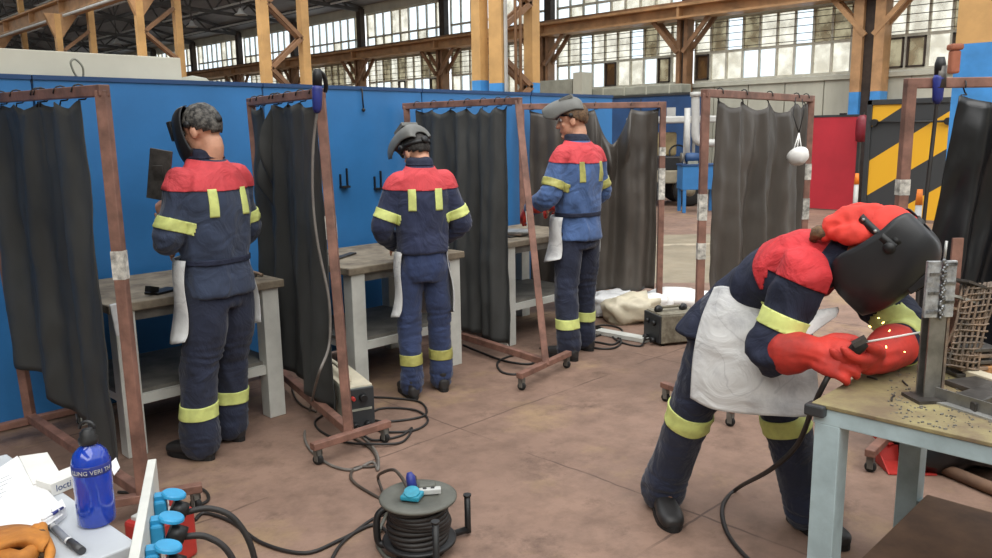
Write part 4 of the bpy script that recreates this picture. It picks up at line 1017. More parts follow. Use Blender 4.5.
def sock(k_, o): fr = (.30, .55, .82)[k_]; return pa + dv * (Lb * fr) + nv * o - V((0, 0, .095))
q = sock(0, .085); cable('black cable arching from the blue socket farthest from the bottle', [q, q + nv * .06 + V((0, 0, -.0)), q + nv * .12 - V((0, 0, .04)) + dv * .01, q + nv * .16 - V((0, 0, .15)) + dv * .03, q + nv * .17 - V((0, 0, .4)) + dv * .06, q + nv * .2 - V((0, 0, .62)) + dv * .1], .0085)
q = sock(1, .085); cable('black cable arching from the middle blue socket', [q, q + nv * .05 - V((0, 0, .01)), q + nv * .1 - V((0, 0, .06)) + dv * .01, q + nv * .13 - V((0, 0, .18)) + dv * .03, q + nv * .14 - V((0, 0, .4)) + dv * .06, q + nv * .16 - V((0, 0, .62)) + dv * .1], .0085)
q = sock(2, .085); cable('thick black cable leaving the blue socket nearest the table corner', [q, q + nv * .05 - V((0, 0, .005)), q + nv * .1 - V((0, 0, .04)) + dv * .03, q + nv * .13 - V((0, 0, .2)) + dv * .08, q + nv * .14 - V((0, 0, .6)) + dv * .1], .011)
q = G(164, 562, 0)
t = thing('red_case', 'red tool case standing on the floor beside the blue sockets', 'case', q)
MB().box(q + V((0, 0, .1)), (.2, .16, .2), R_(20)).build('body', 'red_plastic', t, bevel=.015); MB().box(q + V((0, 0, .205)), (.16, .12, .02), R_(20)).build('lid', 'pale_pipe', t, bevel=.005)
MB().tube(spline([q + V((-.05, 0, .21)), q + V((-.04, 0, .25)), q + V((.04, 0, .25)), q + V((.05, 0, .21))], 5), .01, 8).build('handle', 'red_plastic', t)

# ------------------------------------------------------------------ bench of the bending welder
BX0, BX1, BY1, BY0, BZ = 2.27, 3.13, .955, -.75, .80
t = thing('welding_bench', 'pale blue steel bench with a dusty yellow top under the bending welder', 'bench', ((BX0 + BX1) / 2, (BY0 + BY1) / 2, 0))
MB().bx(BX0, BX1, BY0, BY1, BZ - .012, BZ).build('worktop', 'bench_yellow', t, bevel=.002)
b = MB()
for x0, x1, y0, y1 in ((BX0 + .005, BX0 + .045, BY0, BY1 - .005), (BX1 - .045, BX1 - .005, BY0, BY1 - .005), (BX0 + .04, BX1 - .04, BY1 - .045, BY1 - .005), (BX0 + .04, BX1 - .04, BY0, BY0 + .04)): b.bx(x0, x1, y0, y1, BZ - .062, BZ - .013)
b.build('frame', 'bench_blue', t, bevel=.003)
for x in (BX0 + .005, BX1 - .085):
    for y in (BY1 - .085, BY0 + .01): MB().bx(x, x + .075, y, y + .075, 0, BZ - .06).build('leg', 'bench_blue', t, bevel=.003)
MB().bx(BX0 + .02, BX1 - .02, BY0 + .1, BY1 - .1, .235, .25).build('shelf', 'shelf_brown', t, bevel=.002)
b = MB(); b.bx(BX0 + .03, BX0 + .07, BY0 + .05, BY1 - .06, .2, .236); b.bx(BX1 - .07, BX1 - .03, BY0 + .05, BY1 - .06, .2, .236); b.build('shelf_rail', 'bench_blue', t)
MB().box((BX0 + .005, BY1 - .015, BZ - .02), (.05, .06, .035)).build('corner_cap', 'hazard_black', t, bevel=.006)
# test pieces on the bench
def B(px, py, dz=0): return G(px, py, BZ + dz)
pb0 = B(927, 398); fd = pb0.dot(cF)
t = thing('welding_coupon', 'upright steel channel with a welded pale plate on top, standing on the bench', 'workpiece', pb0)
topz = P(935, 312, fd).z; plz = P(935, 256, fd).z
yaw = R_(-40); Rw = Matrix.Rotation(yaw, 3, 'Z')
def W_(x, y, z): return pb0 + Rw @ V((x, y, 0)) + V((0, 0, z))
b = MB(); h = topz - BZ + .03
for x, y, sx, sy in ((0, -.018, .05, .006), (0, .018, .05, .006), (.0, 0, .006, .03)): b.box(W_(x, y, h / 2), (sx, sy, h), Rw)
b.build('channel', 'steel', t, bevel=.001)
MB().box(W_(.034, .004, h / 2), (.008, .045, h), Rw).build('rusty_flange', 'steel_rust', t)
zp = topz - BZ; hp = plz - topz
for k_ in (-1, 1): MB().box(W_(k_ * .0235 - .006, -.024, zp + hp / 2 - .01), (.042, .012, hp), Rw).build('plate', 'plate_silver', t, bevel=.002)
b = MB()
for i in range(26):
    z = zp - .01 + hp * i / 25; b.ball(W_(.004 * math.sin(i * 1.7), -.031, z), (.011, .006, .008), n=8)
b.build('weld_bead', 'weld', t)
b = MB()
for i in range(6):
    zz = zp + hp * (i + .3) / 6; MB().box(W_(-.026 + .045 * (i % 2), -.031, zz), (.036, .004, .008), Rw).build('tack_mark', 'weld', t)
MB().box(W_(.0, -.01, .005), (.12, .09, .01), Rw).build('foot_plate', 'steel_dark', t)
MB().tube([W_(.0, -.025, plz - BZ - .01), W_(.004, -.022, P(937, 240, fd).z - BZ)], .004, 8).build('tack_rod', 'steel_pale', t)
# welded mesh stack
m0 = B(966, 380); t = thing('welded_grid', 'leaning pack of rusty welded steel rods beside the upright channel', 'workpiece', m0)
fm = m0.dot(cF); ex = cR; 
c0, c1, c2, c3 = P(943, 366, fm + .0), P(976, 370, fm + .03), P(997, 281, fm + .06), P(964, 286, fm + .02)
for v_ in (c0, c1): pass
def GR(u, v, o=0): return (c0 * (1 - u) + c1 * u) * (1 - v) + (c3 * (1 - u) + c2 * u) * v + cF * o
for i in range(13):
    u = i / 12; b = MB(); b.tube([GR(u + .010 * math.sin(i * 5 + k_ * 2), k_ / 8, .008 * math.sin(i * 3 + k_)) for k_ in range(9)], .0044, 6); b.build('rod', 'steel_rust', t)
for i in range(14):
    v = .02 + i * .072; b = MB(); b.tube([GR(k_ / 6, v + .008 * math.sin(i + k_), -.008 + .006 * math.sin(k_ * 2 + i)) for k_ in range(7)], .0032, 6); b.build('cross_rod', 'steel_rust', t)
for i in range(5):
    q = P(970 + 3 * math.sin(i * 2), 380 - i * 6.2, fm + .07); q.z = BZ + .008 + .0205 * i
    MB().box(q, (.16 - .012 * i, .09, .012), Rw).build('base_bar', ['steel_dark', 'steel_rust'][i % 2], t, bevel=.002)
    if i < 4: MB().box(q + V((0, 0, .0105)), (.13 - .012 * i, .05, .009), Rw).build('spacer', 'steel_dark', t)
for i, (px, py, rz) in enumerate(((968, 283, -.3), (957, 297, -.5), (954, 309, -.4))):
    q = P(px, py, fm + .05); MB().box(q, (.11, .07, .008), Matrix.Rotation(rz, 3, 'Z') @ Matrix.Rotation(.3, 3, 'Y')).build('fin', ['steel_dark', 'steel_pale', 'steel_rust'][i], t)
MB().bar(P(962, 285, fm + .09), B(965, 372), .012).build('back_strut', 'steel_dark', t)
q = B(958, 376); 
rb = P(958, 238, fm + .12); b0 = V((rb.x, rb.y, BZ))
tag(MB().bar(b0, rb, .035, .008, 0, cF).build('flat_bar', 'rust_tube'), 'upright rust red flat bar standing behind the welded rod pack', 'bar')
# angle iron and loose pieces
t = thing('angle_iron', 'long grey angle iron lying flat across the bench below the upright channel', 'steel bar', B(965, 410))
a_, c_ = B(930, 399), B(1010, 424)
MB().bar(a_ + V((0, 0, .003)), c_ + V((0, 0, .003)), .05, .006).build('flat_leg', 'steel_pale', t); MB().bar(a_ + V((.012, .02, .02)), c_ + V((.012, .02, .02)), .005, .04).build('upright_leg', 'steel', t)
tag(MB().prism([B(955, 402, .001), B(985, 393, .001), B(1000, 402, .001), B(975, 414, .001)], (0, 0, .03)).build('steel_block', 'steel_dark', bevel=.004), 'dark wedge of steel lying behind the long angle iron', 'block')
tag(MB().box(B(978, 384, .009), (.16, .1, .016), -.5).build('steel_plate', 'steel_dark', bevel=.002), 'dark steel plate lying flat in front of the welded rod pack', 'plate')
tag(MB().bar(B(972, 366, .018), B(1010, 372, .018), .08, .034).build('wood_block', 'wood', bevel=.003), 'light wood block at the back of the bench near the picture edge', 'block')
tag(MB().bar(B(968, 372, .013), B(1005, 384, .013), .05, .022).build('strip', 'machine_cream', bevel=.003), 'cream strip on the far edge of the bench behind the rods', 'strip')
rng = random.Random(5); b = MB()
for i in range(260):
    px, py = rng.uniform(885, 992), rng.uniform(372, 432); q = B(px, py)
    if not (BX0 + .02 < q.x < BX1 and BY0 < q.y < BY1 - .01): continue
    s = rng.uniform(.0012, .004); b.box(q + V((0, 0, s * .5)), (s * rng.uniform(1, 3), s, s), rng.random() * 6)
tag(b.build('weld_slag', 'bench_under'), 'loose weld slag crumbs scattered over the dusty bench top', 'slag', kind='stuff')
for i, (px, py, L, a_, m_) in enumerate(((905, 383, .05, .6, 'grey'), (872, 378, .035, 1.4, 'short'), (893, 398, .06, .2, 'bent'))):
    q = B(px, py, .003); d = V((math.cos(a_), math.sin(a_), 0)) * L / 2
    tag(MB().tube(spline([q - d, q + V((.004, .004, 0)), q + d], 4), .003, 6).build('rod_stub', 'steel_dark'), {'grey': 'burnt rod stub lying under the far red gauntlet', 'short': 'shortest rod stub lying in front of the red gauntlets', 'bent': 'long rod stub lying near the bench edge left of the angle iron'}[m_], 'rod stub')
# floor things beyond the bench
q = G(908, 473); t = thing('dustpan', 'red dustpan lying on the floor behind the bench legs', 'dustpan', q)
dp = lambda r, f, z: q + RFZ(r * .8, f * .8, z * .8)
b = MB(); b.prism([dp(-.12, -.03, .004), dp(.14, -.05, .004), dp(.13, .16, .004), dp(-.11, .18, .004)], (0, 0, .006)); b.build('pan', 'red_plastic', t)
b = MB(); b.prism([dp(-.11, .16, .005), dp(.13, .14, .005), dp(.12, .17, .1), dp(-.1, .19, .1)], RFZ(0, .008, 0)); b.prism([dp(-.12, -.03, .005), dp(-.11, .16, .005), dp(-.1, .19, .1)], RFZ(-.006, 0, 0)); b.prism([dp(.14, -.05, .005), dp(.13, .14, .005), dp(.12, .17, .1)], RFZ(.006, 0, 0)); b.build('rim', 'red_plastic', t)
MB().bar(dp(-.02, .18, .09), dp(-.06, .3, .13), .03).build('handle', 'red_plastic', t)
tag(MB().tube([G(938, 466, .03), G(1010, 496, .03)], .028, 12).build('cardboard_tube', 'shelf_brown'), 'brown cardboard tube lying on the floor under the black curtain end', 'tube')
crumple('plastic_bundle', 'bundle of shiny black sheet lying under the glossy black curtain', 'bundle', tuple(G(965, 468) + V((.15, .1, .14))), (.34, .3, .17), .4, 'pvc_black', 12)
for nm, lab, px, py, m_, s in (('spray_can', 'small bright blue can on the floor seen past the welding hood', 902, 300, 'socket_blue', .08), ('orange_block', 'orange block on the floor seen between hood and upright channel', 909, 316, 'orange', .1)):
    q = G(px, py); tag(MB().lathe([(s * .5, 0), (s * .5, s * 1.3), (s * .25, s * 1.5), (0, s * 1.55)], q, 16).build(nm, m_), lab, 'can' if 'can' in nm else 'block')
cable('black welding cable curving from the red gauntlets down to the floor', [P(848, 362, 2.42), P(832, 372, 2.42), P(822, 388, 2.42), P(812, 410, 2.5), P(797, 445, 2.62), P(770, 470, 2.75), fl_(738, 488, .03), fl_(723, 505), fl_(726, 530), fl_(745, 556), fl_(775, 580)], .009)
# ------------------------------------------------------------------ people
X3, Y3, Z3 = V((1, 0, 0)), V((0, 1, 0)), V((0, 0, 1))
def hand(mb, wrist, a, n, side, sc=1., curl=(.45, .7, .5), spread=.06, th=1., fat=1., thumb=(.75, .55, .25)):
    """palm, four unequal fingers with two knuckle bends and a thumb from the side of the palm; a = along the hand, n = out of the palm, side = towards the thumb"""
    a, n = V(a).normalized(), V(n).normalized(); s = V(side).normalized(); w = V(wrist)
    mb.loft([(w - a * .01 * sc, s, n, .026 * sc * fat, .021 * sc * fat), (w + a * .03 * sc, s, n, .036 * sc * fat, .019 * sc * fat), (w + a * .075 * sc, s, n, .042 * sc * fat, .016 * sc * fat), (w + a * .098 * sc, s, n, .039 * sc * fat, .013 * sc * fat)], 16, 4, power=2.6)
    for i, (L, r) in enumerate(((.072, .0092), (.080, .0096), (.075, .0092), (.058, .0082))):
        o = (1.5 - i) * .0205 * sc * fat; d0 = (a + s * (1.5 - i) * spread).normalized(); p = w + a * .088 * sc + s * o; pts = [p - d0 * .02 * sc]; d = d0; pts.append(p)
        for k, fr in enumerate((.46, .31, .23)):
            c_ = curl[k] * (1 + .08 * i); ax = d.cross(n).normalized(); d = (Matrix.Rotation(c_, 3, ax) @ d); p = p + d * L * fr * sc * 1.05; pts.append(p)
        mb.limb(pts, [r * sc * fat * f for f in (1.05, 1.08, 1.0, .92, .78)], 10, 3)
    d = (s * thumb[0] + a * thumb[1] + n * thumb[2]).normalized(); p = w + a * .02 * sc + s * .022 * sc * fat
    p1 = p + d * .036 * sc; d2 = (d * .6 + a * .75 + n * .2).normalized(); p2 = p1 + d2 * .032 * sc; d3 = (d2 + n * .25 + a * .2).normalized(); p3 = p2 + d3 * .024 * sc
    mb.limb([p - d * .01 * sc, p1, p2, p3], [.0145 * sc * fat, .0125 * sc * fat, .011 * sc * fat, .0085 * sc * fat], 10, 3)
def head_shapes(mb, Hm, neck_from, s=1.):
    T = lambda x, y, z: Hm @ V((x * s, y * s, z * s)); Rm = Hm.to_3x3()
    mb.ball(T(0, -.012, .03), (.077 * s, .096 * s, .098 * s), n=24, rot=Rm)
    mb.ball(T(0, .022, -.04), (.060 * s, .070 * s, .082 * s), n=20, rot=Rm)
    mb.ball(T(0, .072, -.098), (.026 * s, .022 * s, .022 * s), n=12, rot=Rm)
    mb.limb([T(0, .082, .022), T(0, .096, -.005), T(0, .108, -.028)], [.008 * s, .011 * s, .0145 * s], 10, 3)
    mb.ball(T(0, .084, -.062), (.026 * s, .014 * s, .012 * s), n=12, rot=Rm)
    for k in (-1, 1):
        mb.ball(T(.078 * k, -.008, -.008), (.011 * s, .022 * s, .034 * s), n=12, rot=Rm); mb.ball(T(.03 * k, .074, .036), (.026 * s, .012 * s, .009 * s), n=12, rot=Rm); mb.ball(T(.036 * k, .062, -.02), (.024 * s, .02 * s, .02 * s), n=12, rot=Rm)
    mb.limb([V(neck_from), T(0, -.032, -.085), T(0, -.02, -.03)], [.062 * s, .056 * s, .052 * s], 16, 4)
def face_parts(par, Hm, s=1.):
    for k in (-1, 1):
        e = MB().ball(Hm @ V((.031 * k * s, .073 * s, .016 * s)), .0115 * s, n=12).build('eye', 'eye_white', par, local=True)
        MB().ball(Hm @ V((.031 * k * s, .0815 * s, .015 * s)), .005 * s, n=10).build('iris', 'iris', e, local=True)
    MB().limb([Hm @ V((x * s, (.094 - abs(x) * .4) * s, -.064 * s)) for x in (-.022, -.01, 0, .01, .022)], [.003, .0048, .0044, .0048, .003], 8, 3).build('mouth', 'lip', par, local=True)
def hair(par, Hm, m, s=1., low=-.05, front=.05, local=True, name='hair', puff=.006, seed=0):
    b = MB(); b.ball((0, -.012, .03), (.080 + puff, .099 + puff, .101 + puff), n=40)
    kill = [v for v in b.bm.verts if v.co.z < low + (v.co.y + .1) * .62 or (v.co.y > front and v.co.z < .085)]
    bmesh.ops.delete(b.bm, geom=kill, context='VERTS'); b.bm.normal_update()
    for v in b.bm.verts: v.co += v.normal * (.0035 * noise.noise(v.co * 60 + V((seed, 0, 0))) + .003 * noise.noise(v.co * 25))
    bmesh.ops.solidify(b.bm, geom=b.bm.faces[:], thickness=.008)
    b.bm.transform(Matrix.Scale(s, 4)); b.bm.transform(Hm); return b.build(name, m, par, local=local)
HSEC = ((.150, .050, .045, 84), (.143, .080, .095, 84), (.105, .098, .135, 82), (.05, .106, .150, 80), (-.03, .106, .157, 82), (-.10, .098, .152, 86), (-.150, .082, .138, 80), (-.182, .060, .124, 66))
def helmet(par, Hm, tilt, m, s=1., local=True, stretch=1., gear='strap_black', bw=1., wide=1.):
    """welding hood: a bowed shield on a headband; tilt swings the shield up about the side pivots"""
    Pv = Matrix.Translation((0, .0, .035)) @ Matrix.Rotation(tilt, 4, 'X') @ Matrix.Translation((0, 0, -.035))
    A = [np.array(q) for q in HSEC]; rows = []
    for i in range(29):
        z, rx, ry, an = crom(A, i / 4); rows.append([])
        for j in range(33):
            a = R_(an * wide) * (j / 16 - 1); ca, sa = math.cos(a), math.sin(a)
            flat = math.copysign(abs(sa) ** .85, sa)
            rows[-1].append(V((rx * flat, .006 + ry * (math.copysign(abs(ca) ** .8, ca)) - (.012 if abs(a) > 1.5 else 0), z * stretch)))
    Mx = Hm @ Matrix.Scale(s, 4) @ Pv
    h = MB().grid([[Mx @ p for p in r] for r in rows], thick=.004).build('welding_helmet', m, par, local=local)
    fr = MB(); Rl = Matrix.Rotation(R_(-4), 3, 'X')
    fr.box((0, .150, .035), (.128, .03, .112), Rl); fr.bm.transform(Mx); fr.build('lens_frame', m, h, local=local, bevel=.005 * s)
    ln = MB(); ln.box((0, .167, .036), (.104, .004, .086), Rl); ln.bm.transform(Mx); ln.build('lens', 'lens', h, local=local)
    for k in (-1, 1):
        kb = MB(); kb.lathe([(0, .012), (.016, .011), (.019, .004), (.019, -.012), (0, -.013)], (k * .107, .004, .038), 18, axis=(k, 0, 0)); kb.bm.transform(Mx); kb.build('pivot_knob', gear, h, local=local)
    bd = MB(); ring = []
    for zz in (.050, .074): ring.append([V((bw * .090 * math.sin(t), -.012 + bw * .112 * math.cos(t), zz - .016 * (1 - math.cos(t)))) for t in [2 * math.pi * i / 36 for i in range(37)]])
    bd.grid(ring, thick=.004); bd.bm.transform(Hm @ Matrix.Scale(s, 4)); bd.build('headband', gear, h, local=local)
    tp = MB(); tp.grid([[V((bw * .089 * math.cos(t), y_, .052 + bw * .088 * math.sin(t))) for t in [math.pi * i / 20 for i in range(21)]] for y_ in (-.012, .014)], thick=.004); tp.bm.transform(Hm @ Matrix.Scale(s, 4)); tp.build('crown_strap', gear, h, local=local)
    rk = MB(); rk.lathe([(0, .016), (.022, .015), (.024, .004), (.024, -.004), (0, -.005)], (0, -.124, .034), 20, axis=(0, -1, 0)); rk.bm.transform(Hm @ Matrix.Scale(s, 4)); rk.build('ratchet_knob', gear, h, local=local)
    return h
def shoe(par, heel, toe, mats=('shoe', 'sole'), sc=1., top=.115):
    heel, toe = V(heel), V(toe); d = toe - heel; z0 = min(heel.z, toe.z); d.z = 0; L = d.length; d.normalize(); x = V((d.y, -d.x, 0))
    b = MB(); P_ = lambda f, z: heel + d * (L * f) + Z3 * z
    b.loft([(P_(-.02, .045), x, Z3, .022 * sc, .03 * sc), (P_(.06, .052), x, Z3, .038 * sc, .042 * sc), (P_(.25, .055), x, Z3, .041 * sc, .044 * sc), (P_(.5, .05), x, Z3, .044 * sc, .040 * sc), (P_(.75, .042), x, Z3, .051 * sc, .033 * sc), (P_(.93, .036), x, Z3, .043 * sc, .027 * sc), (P_(1.0, .032), x, Z3, .02 * sc, .016 * sc)], 20, 4, power=2.5)
    b.limb([P_(.17, .05), P_(.15, top)], [.043 * sc, .046 * sc], 16, 4)
    b = fuse(b, .006, 3); bmesh.ops.bisect_plane(b.bm, geom=b.bm.verts[:] + b.bm.edges[:] + b.bm.faces[:], plane_co=V((0, 0, z0 + .016)), plane_no=V((0, 0, -1)), clear_outer=True)
    o = b.build('shoe', mats[0], par, local=True)
    sb = MB(); n = 28; out = []
    for i in range(n):
        t = 2 * math.pi * i / n; c_, s_ = math.cos(t), math.sin(t); w = (.047 if c_ > -.1 else .041) * sc + .008 * max(0, 1 - abs(c_ - .5) * 2) * sc
        out.append(heel + d * (L * .49 + L * .53 * math.copysign(abs(c_) ** .75, c_)) + x * (w * math.copysign(abs(s_) ** .8, s_)) + Z3 * .001)
    sb.prism(out, (0, 0, .026)); sb.build('sole', mats[1], o, local=True)
    return o
def leg_pts(h, k, an): return [h, lerp(h, k, .5), k, lerp(k, an, .5), an]
def bands(src, par, axis_p, axis_q, f0, f1, rad, m='lime', name='reflective_band', off=.002):
    p, q = V(axis_p), V(axis_q); d = (q - p).normalized(); L = (q - p).length; c = p + d * L * (f0 + f1) / 2
    o = patch(src, [(p + d * L * f0, -d), (p + d * L * f1, d)], off, .003, lambda ctr, nn: (ctr - c).length < rad)
    return o.build(name, m, par, local=True)

def man(label, pos, rotz, H, jm, tm, head_yaw, head_pitch, hs, tilt, helm, arms, hem=.84, belt=True, stout=1., feet=((-.13, -.02), (.12, .06)), gloves=None, bandm='lime', legband='lime', hairm='hair_dark', seed=0, neck_fwd=.02, back_stripe=True, head_z=0., apron_flaps=(), toe_out=.12, skinm='skin', legw=1.):
    t = thing('person', label, 'person', pos, rotz, 'welders in navy and red work jackets'); s = H / 1.77; w = s * stout
    S_ = lambda x, y, z: V((x * s, y * s, z * s))
    Hm = Matrix.Translation(S_(0, .03 + neck_fwd, 1.645 + head_z)) @ Matrix.Rotation(head_yaw, 4, 'Z') @ Matrix.Rotation(head_pitch, 4, 'X')
    sh = {-1: S_(-.172 * stout, -.005, 1.402), 1: S_(.172 * stout, -.005, 1.402)}
    # body: one continuous surface
    b = MB(); head_shapes(b, Hm, S_(0, 0, 1.45), s)
    tors = [(S_(0, 0, .84), X3, Y3, .12 * w, .09 * s), (S_(0, 0, 1.0), X3, Y3, .12 * w, .085 * s), (S_(0, 0, 1.25), X3, Y3, .15 * w, .095 * s), (S_(0, 0, 1.4), X3, Y3, .14 * w, .08 * s), (S_(0, 0, 1.47), X3, Y3, .07 * w, .06 * s)]
    b.loft(tors, 20, 4)
    for k in (-1, 1):
        el, wr, hd, pn = arms[k]; el, wr = S_(*el), S_(*wr); a_ = V(hd).normalized(); n_ = V(pn); n_ = (n_ - a_ * n_.dot(a_)).normalized()
        b.limb([sh[k], el, wr], [.045 * s, .036 * s, .027 * s], 12, 5)
        hand(b, wr, a_, n_, a_.cross(n_) * (-k), .95 * s)
        fx, fy = feet[0 if k < 0 else 1]
        b.limb([S_(.09 * k, 0, .88), S_(.10 * k, .012, .48), S_(fx, fy, .09)], [.07 * s, .042 * s, .034 * s], 12, 5); b.limb([S_(fx, fy, .09), S_(fx + .02 * k, fy + .1, .045)], [.036 * s, .03 * s], 10, 3)
    fuse(b, .0065, 3).build('body', skinm, t, local=True)
    face_parts(t, Hm, s)
    # trousers
    ins = 0 if hem > .92 else .022
    b = MB(); b.loft([(S_(0, -.005, 1.03), X3, Y3, (.150 - ins) * w, (.105 - ins) * s), (S_(0, -.008, .95), X3, Y3, (.166 - ins) * w, (.122 - ins) * s), (S_(0, -.01, .86), X3, Y3, (.172 - ins) * w, (.128 - ins) * s), (S_(0, -.004, .78), X3, Y3, .15 * w, .115 * s)], 24, 5, power=2.3)
    for k in (-1, 1):
        fx, fy = feet[0 if k < 0 else 1]
        b.limb([S_(.085 * k, -.004, .86), S_(.092 * k, 0, .68), S_(.5 * (.1 * k + fx), .014 + fy * .4, .48), S_(fx, fy * .9, .27), S_(fx, fy, .12), S_(fx, fy + .004, .075)], [.100 * w, .096 * w * legw, .082 * w * legw, .081 * w * legw, .086 * w * legw, .082 * w * legw], 18, 5)
    kz = [(S_(.5 * (.1 * k + feet[0 if k < 0 else 1][0]), 0, .50), .22 * s, .008, 26) for k in (-1, 1)] + [(S_(feet[0 if k < 0 else 1][0], feet[0 if k < 0 else 1][1], .12), .17 * s, .011, 34) for k in (-1, 1)] + [(S_(0, -.05, .80), .2 * s, .007, 16)]
    tb_ = wrinkle(fuse(b, .0095, 5), .011, (8, 8, 3), seed + 3, kz)
    for k in (-1, 1):
        fx, fy = feet[0 if k < 0 else 1]; bands(tb_, t, S_(fx, fy * .8, .36), S_(fx, fy, .12), .28, .56, .16 * s, legband)
    tro = tb_.build('trousers', tm, t, local=True)
    if hem > .92: 
        b = MB(); b.loft([(S_(0, -.006, z), X3, Y3, .162 * w, .119 * s) for z in (.935, .955, .975)], 24, 2, power=2.3); b.build('waistband', tm, tro, local=True)
        for x in (-.1, -.035, .035, .1): MB().box(S_(x, -.12 + abs(x) * .14, .955), (.014, .012, .05)).build('belt_loop', tm, tro, local=True)
    # jacket
    b = MB(); wr_ = .168 if belt else .176
    secs = [(S_(0, -.006, hem), X3, Y3, .192 * w, .142 * s), (S_(0, -.006, hem + .06), X3, Y3, .184 * w, .136 * s)]
    if hem < .92: secs += [(S_(0, -.004, 1.0), X3, Y3, wr_ * w, .122 * s)]
    secs += [(S_(0, -.002, 1.10), X3, Y3, .185 * w, .134 * s), (S_(0, -.004, 1.24), X3, Y3, .198 * w, .138 * s), (S_(0, -.008, 1.35), X3, Y3, .198 * w, .126 * s), (S_(0, -.006, 1.42), X3, Y3, .172 * w, .108 * s), (S_(0, .0, 1.475), X3, Y3, .118 * w, .086 * s), (S_(0, .008, 1.515), X3, Y3, .074 * s, .072 * s), (S_(0, .016, 1.548), X3, Y3, .069 * s, .070 * s)]
    b.loft(secs, 28, 5, power=2.35)
    zones = [(S_(0, -.08, 1.02), .22 * s, .006, 14)]
    for k in (-1, 1):
        el, wr = S_(*arms[k][0]), S_(*arms[k][1])
        b.limb([lerp(sh[k], S_(0, 0, 1.40), .25), sh[k], lerp(sh[k], el, .5), el, lerp(el, wr, .5), lerp(el, wr, .93)], [.060 * s, .069 * s, .068 * s, .064 * s, .058 * s, .049 * s], 18, 5)
        zones.append((el, .17 * s, .009, 30))
    jb = wrinkle(fuse(b, .0095, 5), .013, (7, 7, 3.5), seed, zones)
    pz = 1.372 * s
    yk = patch(jb, [((0, 0, pz), (0, .10, -1)), ((0, 0, 1.507 * s), (0, -.15, 1)), ((-.205 * w, 0, 0), (-1, 0, -.15)), ((.205 * w, 0, 0), (1, 0, -.15))], .0015, .003)
    jk = jb
    if back_stripe:
        for k in (-1, 1):
            xc = .098 * k * w; st = patch(jk, [((xc - .022, 0, 0), (-1, 0, 0)), ((xc + .022, 0, 0), (1, 0, 0)), ((0, 0, 1.235 * s), (0, 0, -1)), ((0, 0, 1.37 * s), (0, 0, 1))], .002, .003, lambda c, n: n.y < .2 and c.y < 0)
            st.build('reflective_stripe', bandm, t, local=True)
    for k in (-1, 1):
        el = S_(*arms[k][0]); bands(jk, t, sh[k], el, .60, .80, .115 * s, bandm)
    yk.build('shoulder_yoke', 'red_yoke', t, local=True)
    cl = patch(jk, [((0, 0, 1.512 * s), (0, 0, -1)), ((0, 0, 1.56 * s), (0, 0, 1))], .002, .004); cl.build('collar', 'navy_dark', t, local=True)
    # hem seam and belt
    jk.build('jacket', jm, t, local=True)
    if belt:
        b = MB(); b.loft([(S_(0, -.004, z), X3, Y3, (wr_ + .013) * w, .137 * s) for z in (1.0, 1.012, 1.026)], 28, 2, power=2.35); b.build('apron_strap', 'navy_dark', t, local=True)
    for k in (-1, 1):
        fx, fy = feet[0 if k < 0 else 1]; shoe(t, S_(fx - .0 * k, fy - .075, 0), S_(fx + toe_out * .25 * k, fy + .205, 0), sc=1.02 * s)
    if gloves:
        for k in (-1, 1):
            el, wr, hd, pn = arms[k]; el, wr = S_(*el), S_(*wr); a_ = V(hd).normalized(); n_ = V(pn); n_ = (n_ - a_ * n_.dot(a_)).normalized()
            b = MB(); hand(b, wr, a_, n_, a_.cross(n_) * (-k), 1.08 * s, fat=1.3); b.limb([lerp(el, wr, .62), lerp(el, wr, .8), wr + a_ * .02], [.068 * s, .056 * s, .036 * s], 16, 4)
            fuse(b, .0065, 3).build('glove', gloves, t, local=True)
    hair(t, Hm, hairm, s, seed=seed)
    helmet(t, Hm, tilt, helm, s * hs)
    # leather apron: bib in front, its side edges showing past the hips
    for (x0, x1, zt, zb, rr) in apron_flaps:
        rows = []
        for i in range(15):
            v = i / 14; rows.append([])
            for j in range(9):
                u = j / 8; x = x0 + (x1 - x0) * u; rx = (.205 + .045 * v + .012 * math.sin(v * 7 + u * 4)) * stout; cut = max(0, (v - .8) / .2)
                a_ = x
                z = zt + (zb - zt) * v + .06 * (1 - math.sin(math.pi * u)) * cut
                rows[-1].append(S_(rx * math.sin(a_), (.165 + .05 * v) * math.cos(a_) + .01, z))
        MB().grid(rows, thick=.004).build('apron', 'apron', t, local=True)
    return t

R90 = math.pi / 2
M1 = G(230, 448)
man('person in dark helmet and navy jacket holding a plate at the first bench', (M1.x, M1.y, 0), R_(16), 1.75, 'navy_grey', 'navy_trouser', R_(12), R_(-16), .88, R_(4), 'helmet_black',
    {-1: ((-.25, .03, 1.125), (-.13, .17, 1.22), (.15, .6, .75), (.9, .2, -.2)), 1: ((.245, .03, 1.13), (.12, .29, 1.03), (-.5, .85, .0), (-.2, -.2, -1))},
    feet=((-.155, .035), (.10, .09)), legw=1.08, seed=11, stout=1.0, hairm='hair_grey', neck_fwd=-.005, apron_flaps=((-1.75, 1.9, 1.03, .58, 0),))
q = G(427, 393)
man('person in a lifted dark grey helmet and tucked navy jacket, stooping over the second bench', (q.x, q.y, 0), R_(-27), 1.655, 'navy', 'work_trouser', R_(24), R_(-28), 1.0, R_(84), 'helmet_grey',
    {-1: ((-.26, -.0, 1.12), (-.12, .25, .97), (.3, .9, -.3), (.4, 0, -1)), 1: ((.26, .0, 1.12), (.12, .26, .97), (-.3, .9, -.3), (-.4, 0, -1))},
    hem=.965, belt=False, stout=.86, feet=((-.105, -.04), (.115, .05)), legband='lime_dull', seed=23, neck_fwd=.07, head_z=-.06, apron_flaps=((-2.1, 2.1, .97, .50, 0),))
q = G(577, 354)
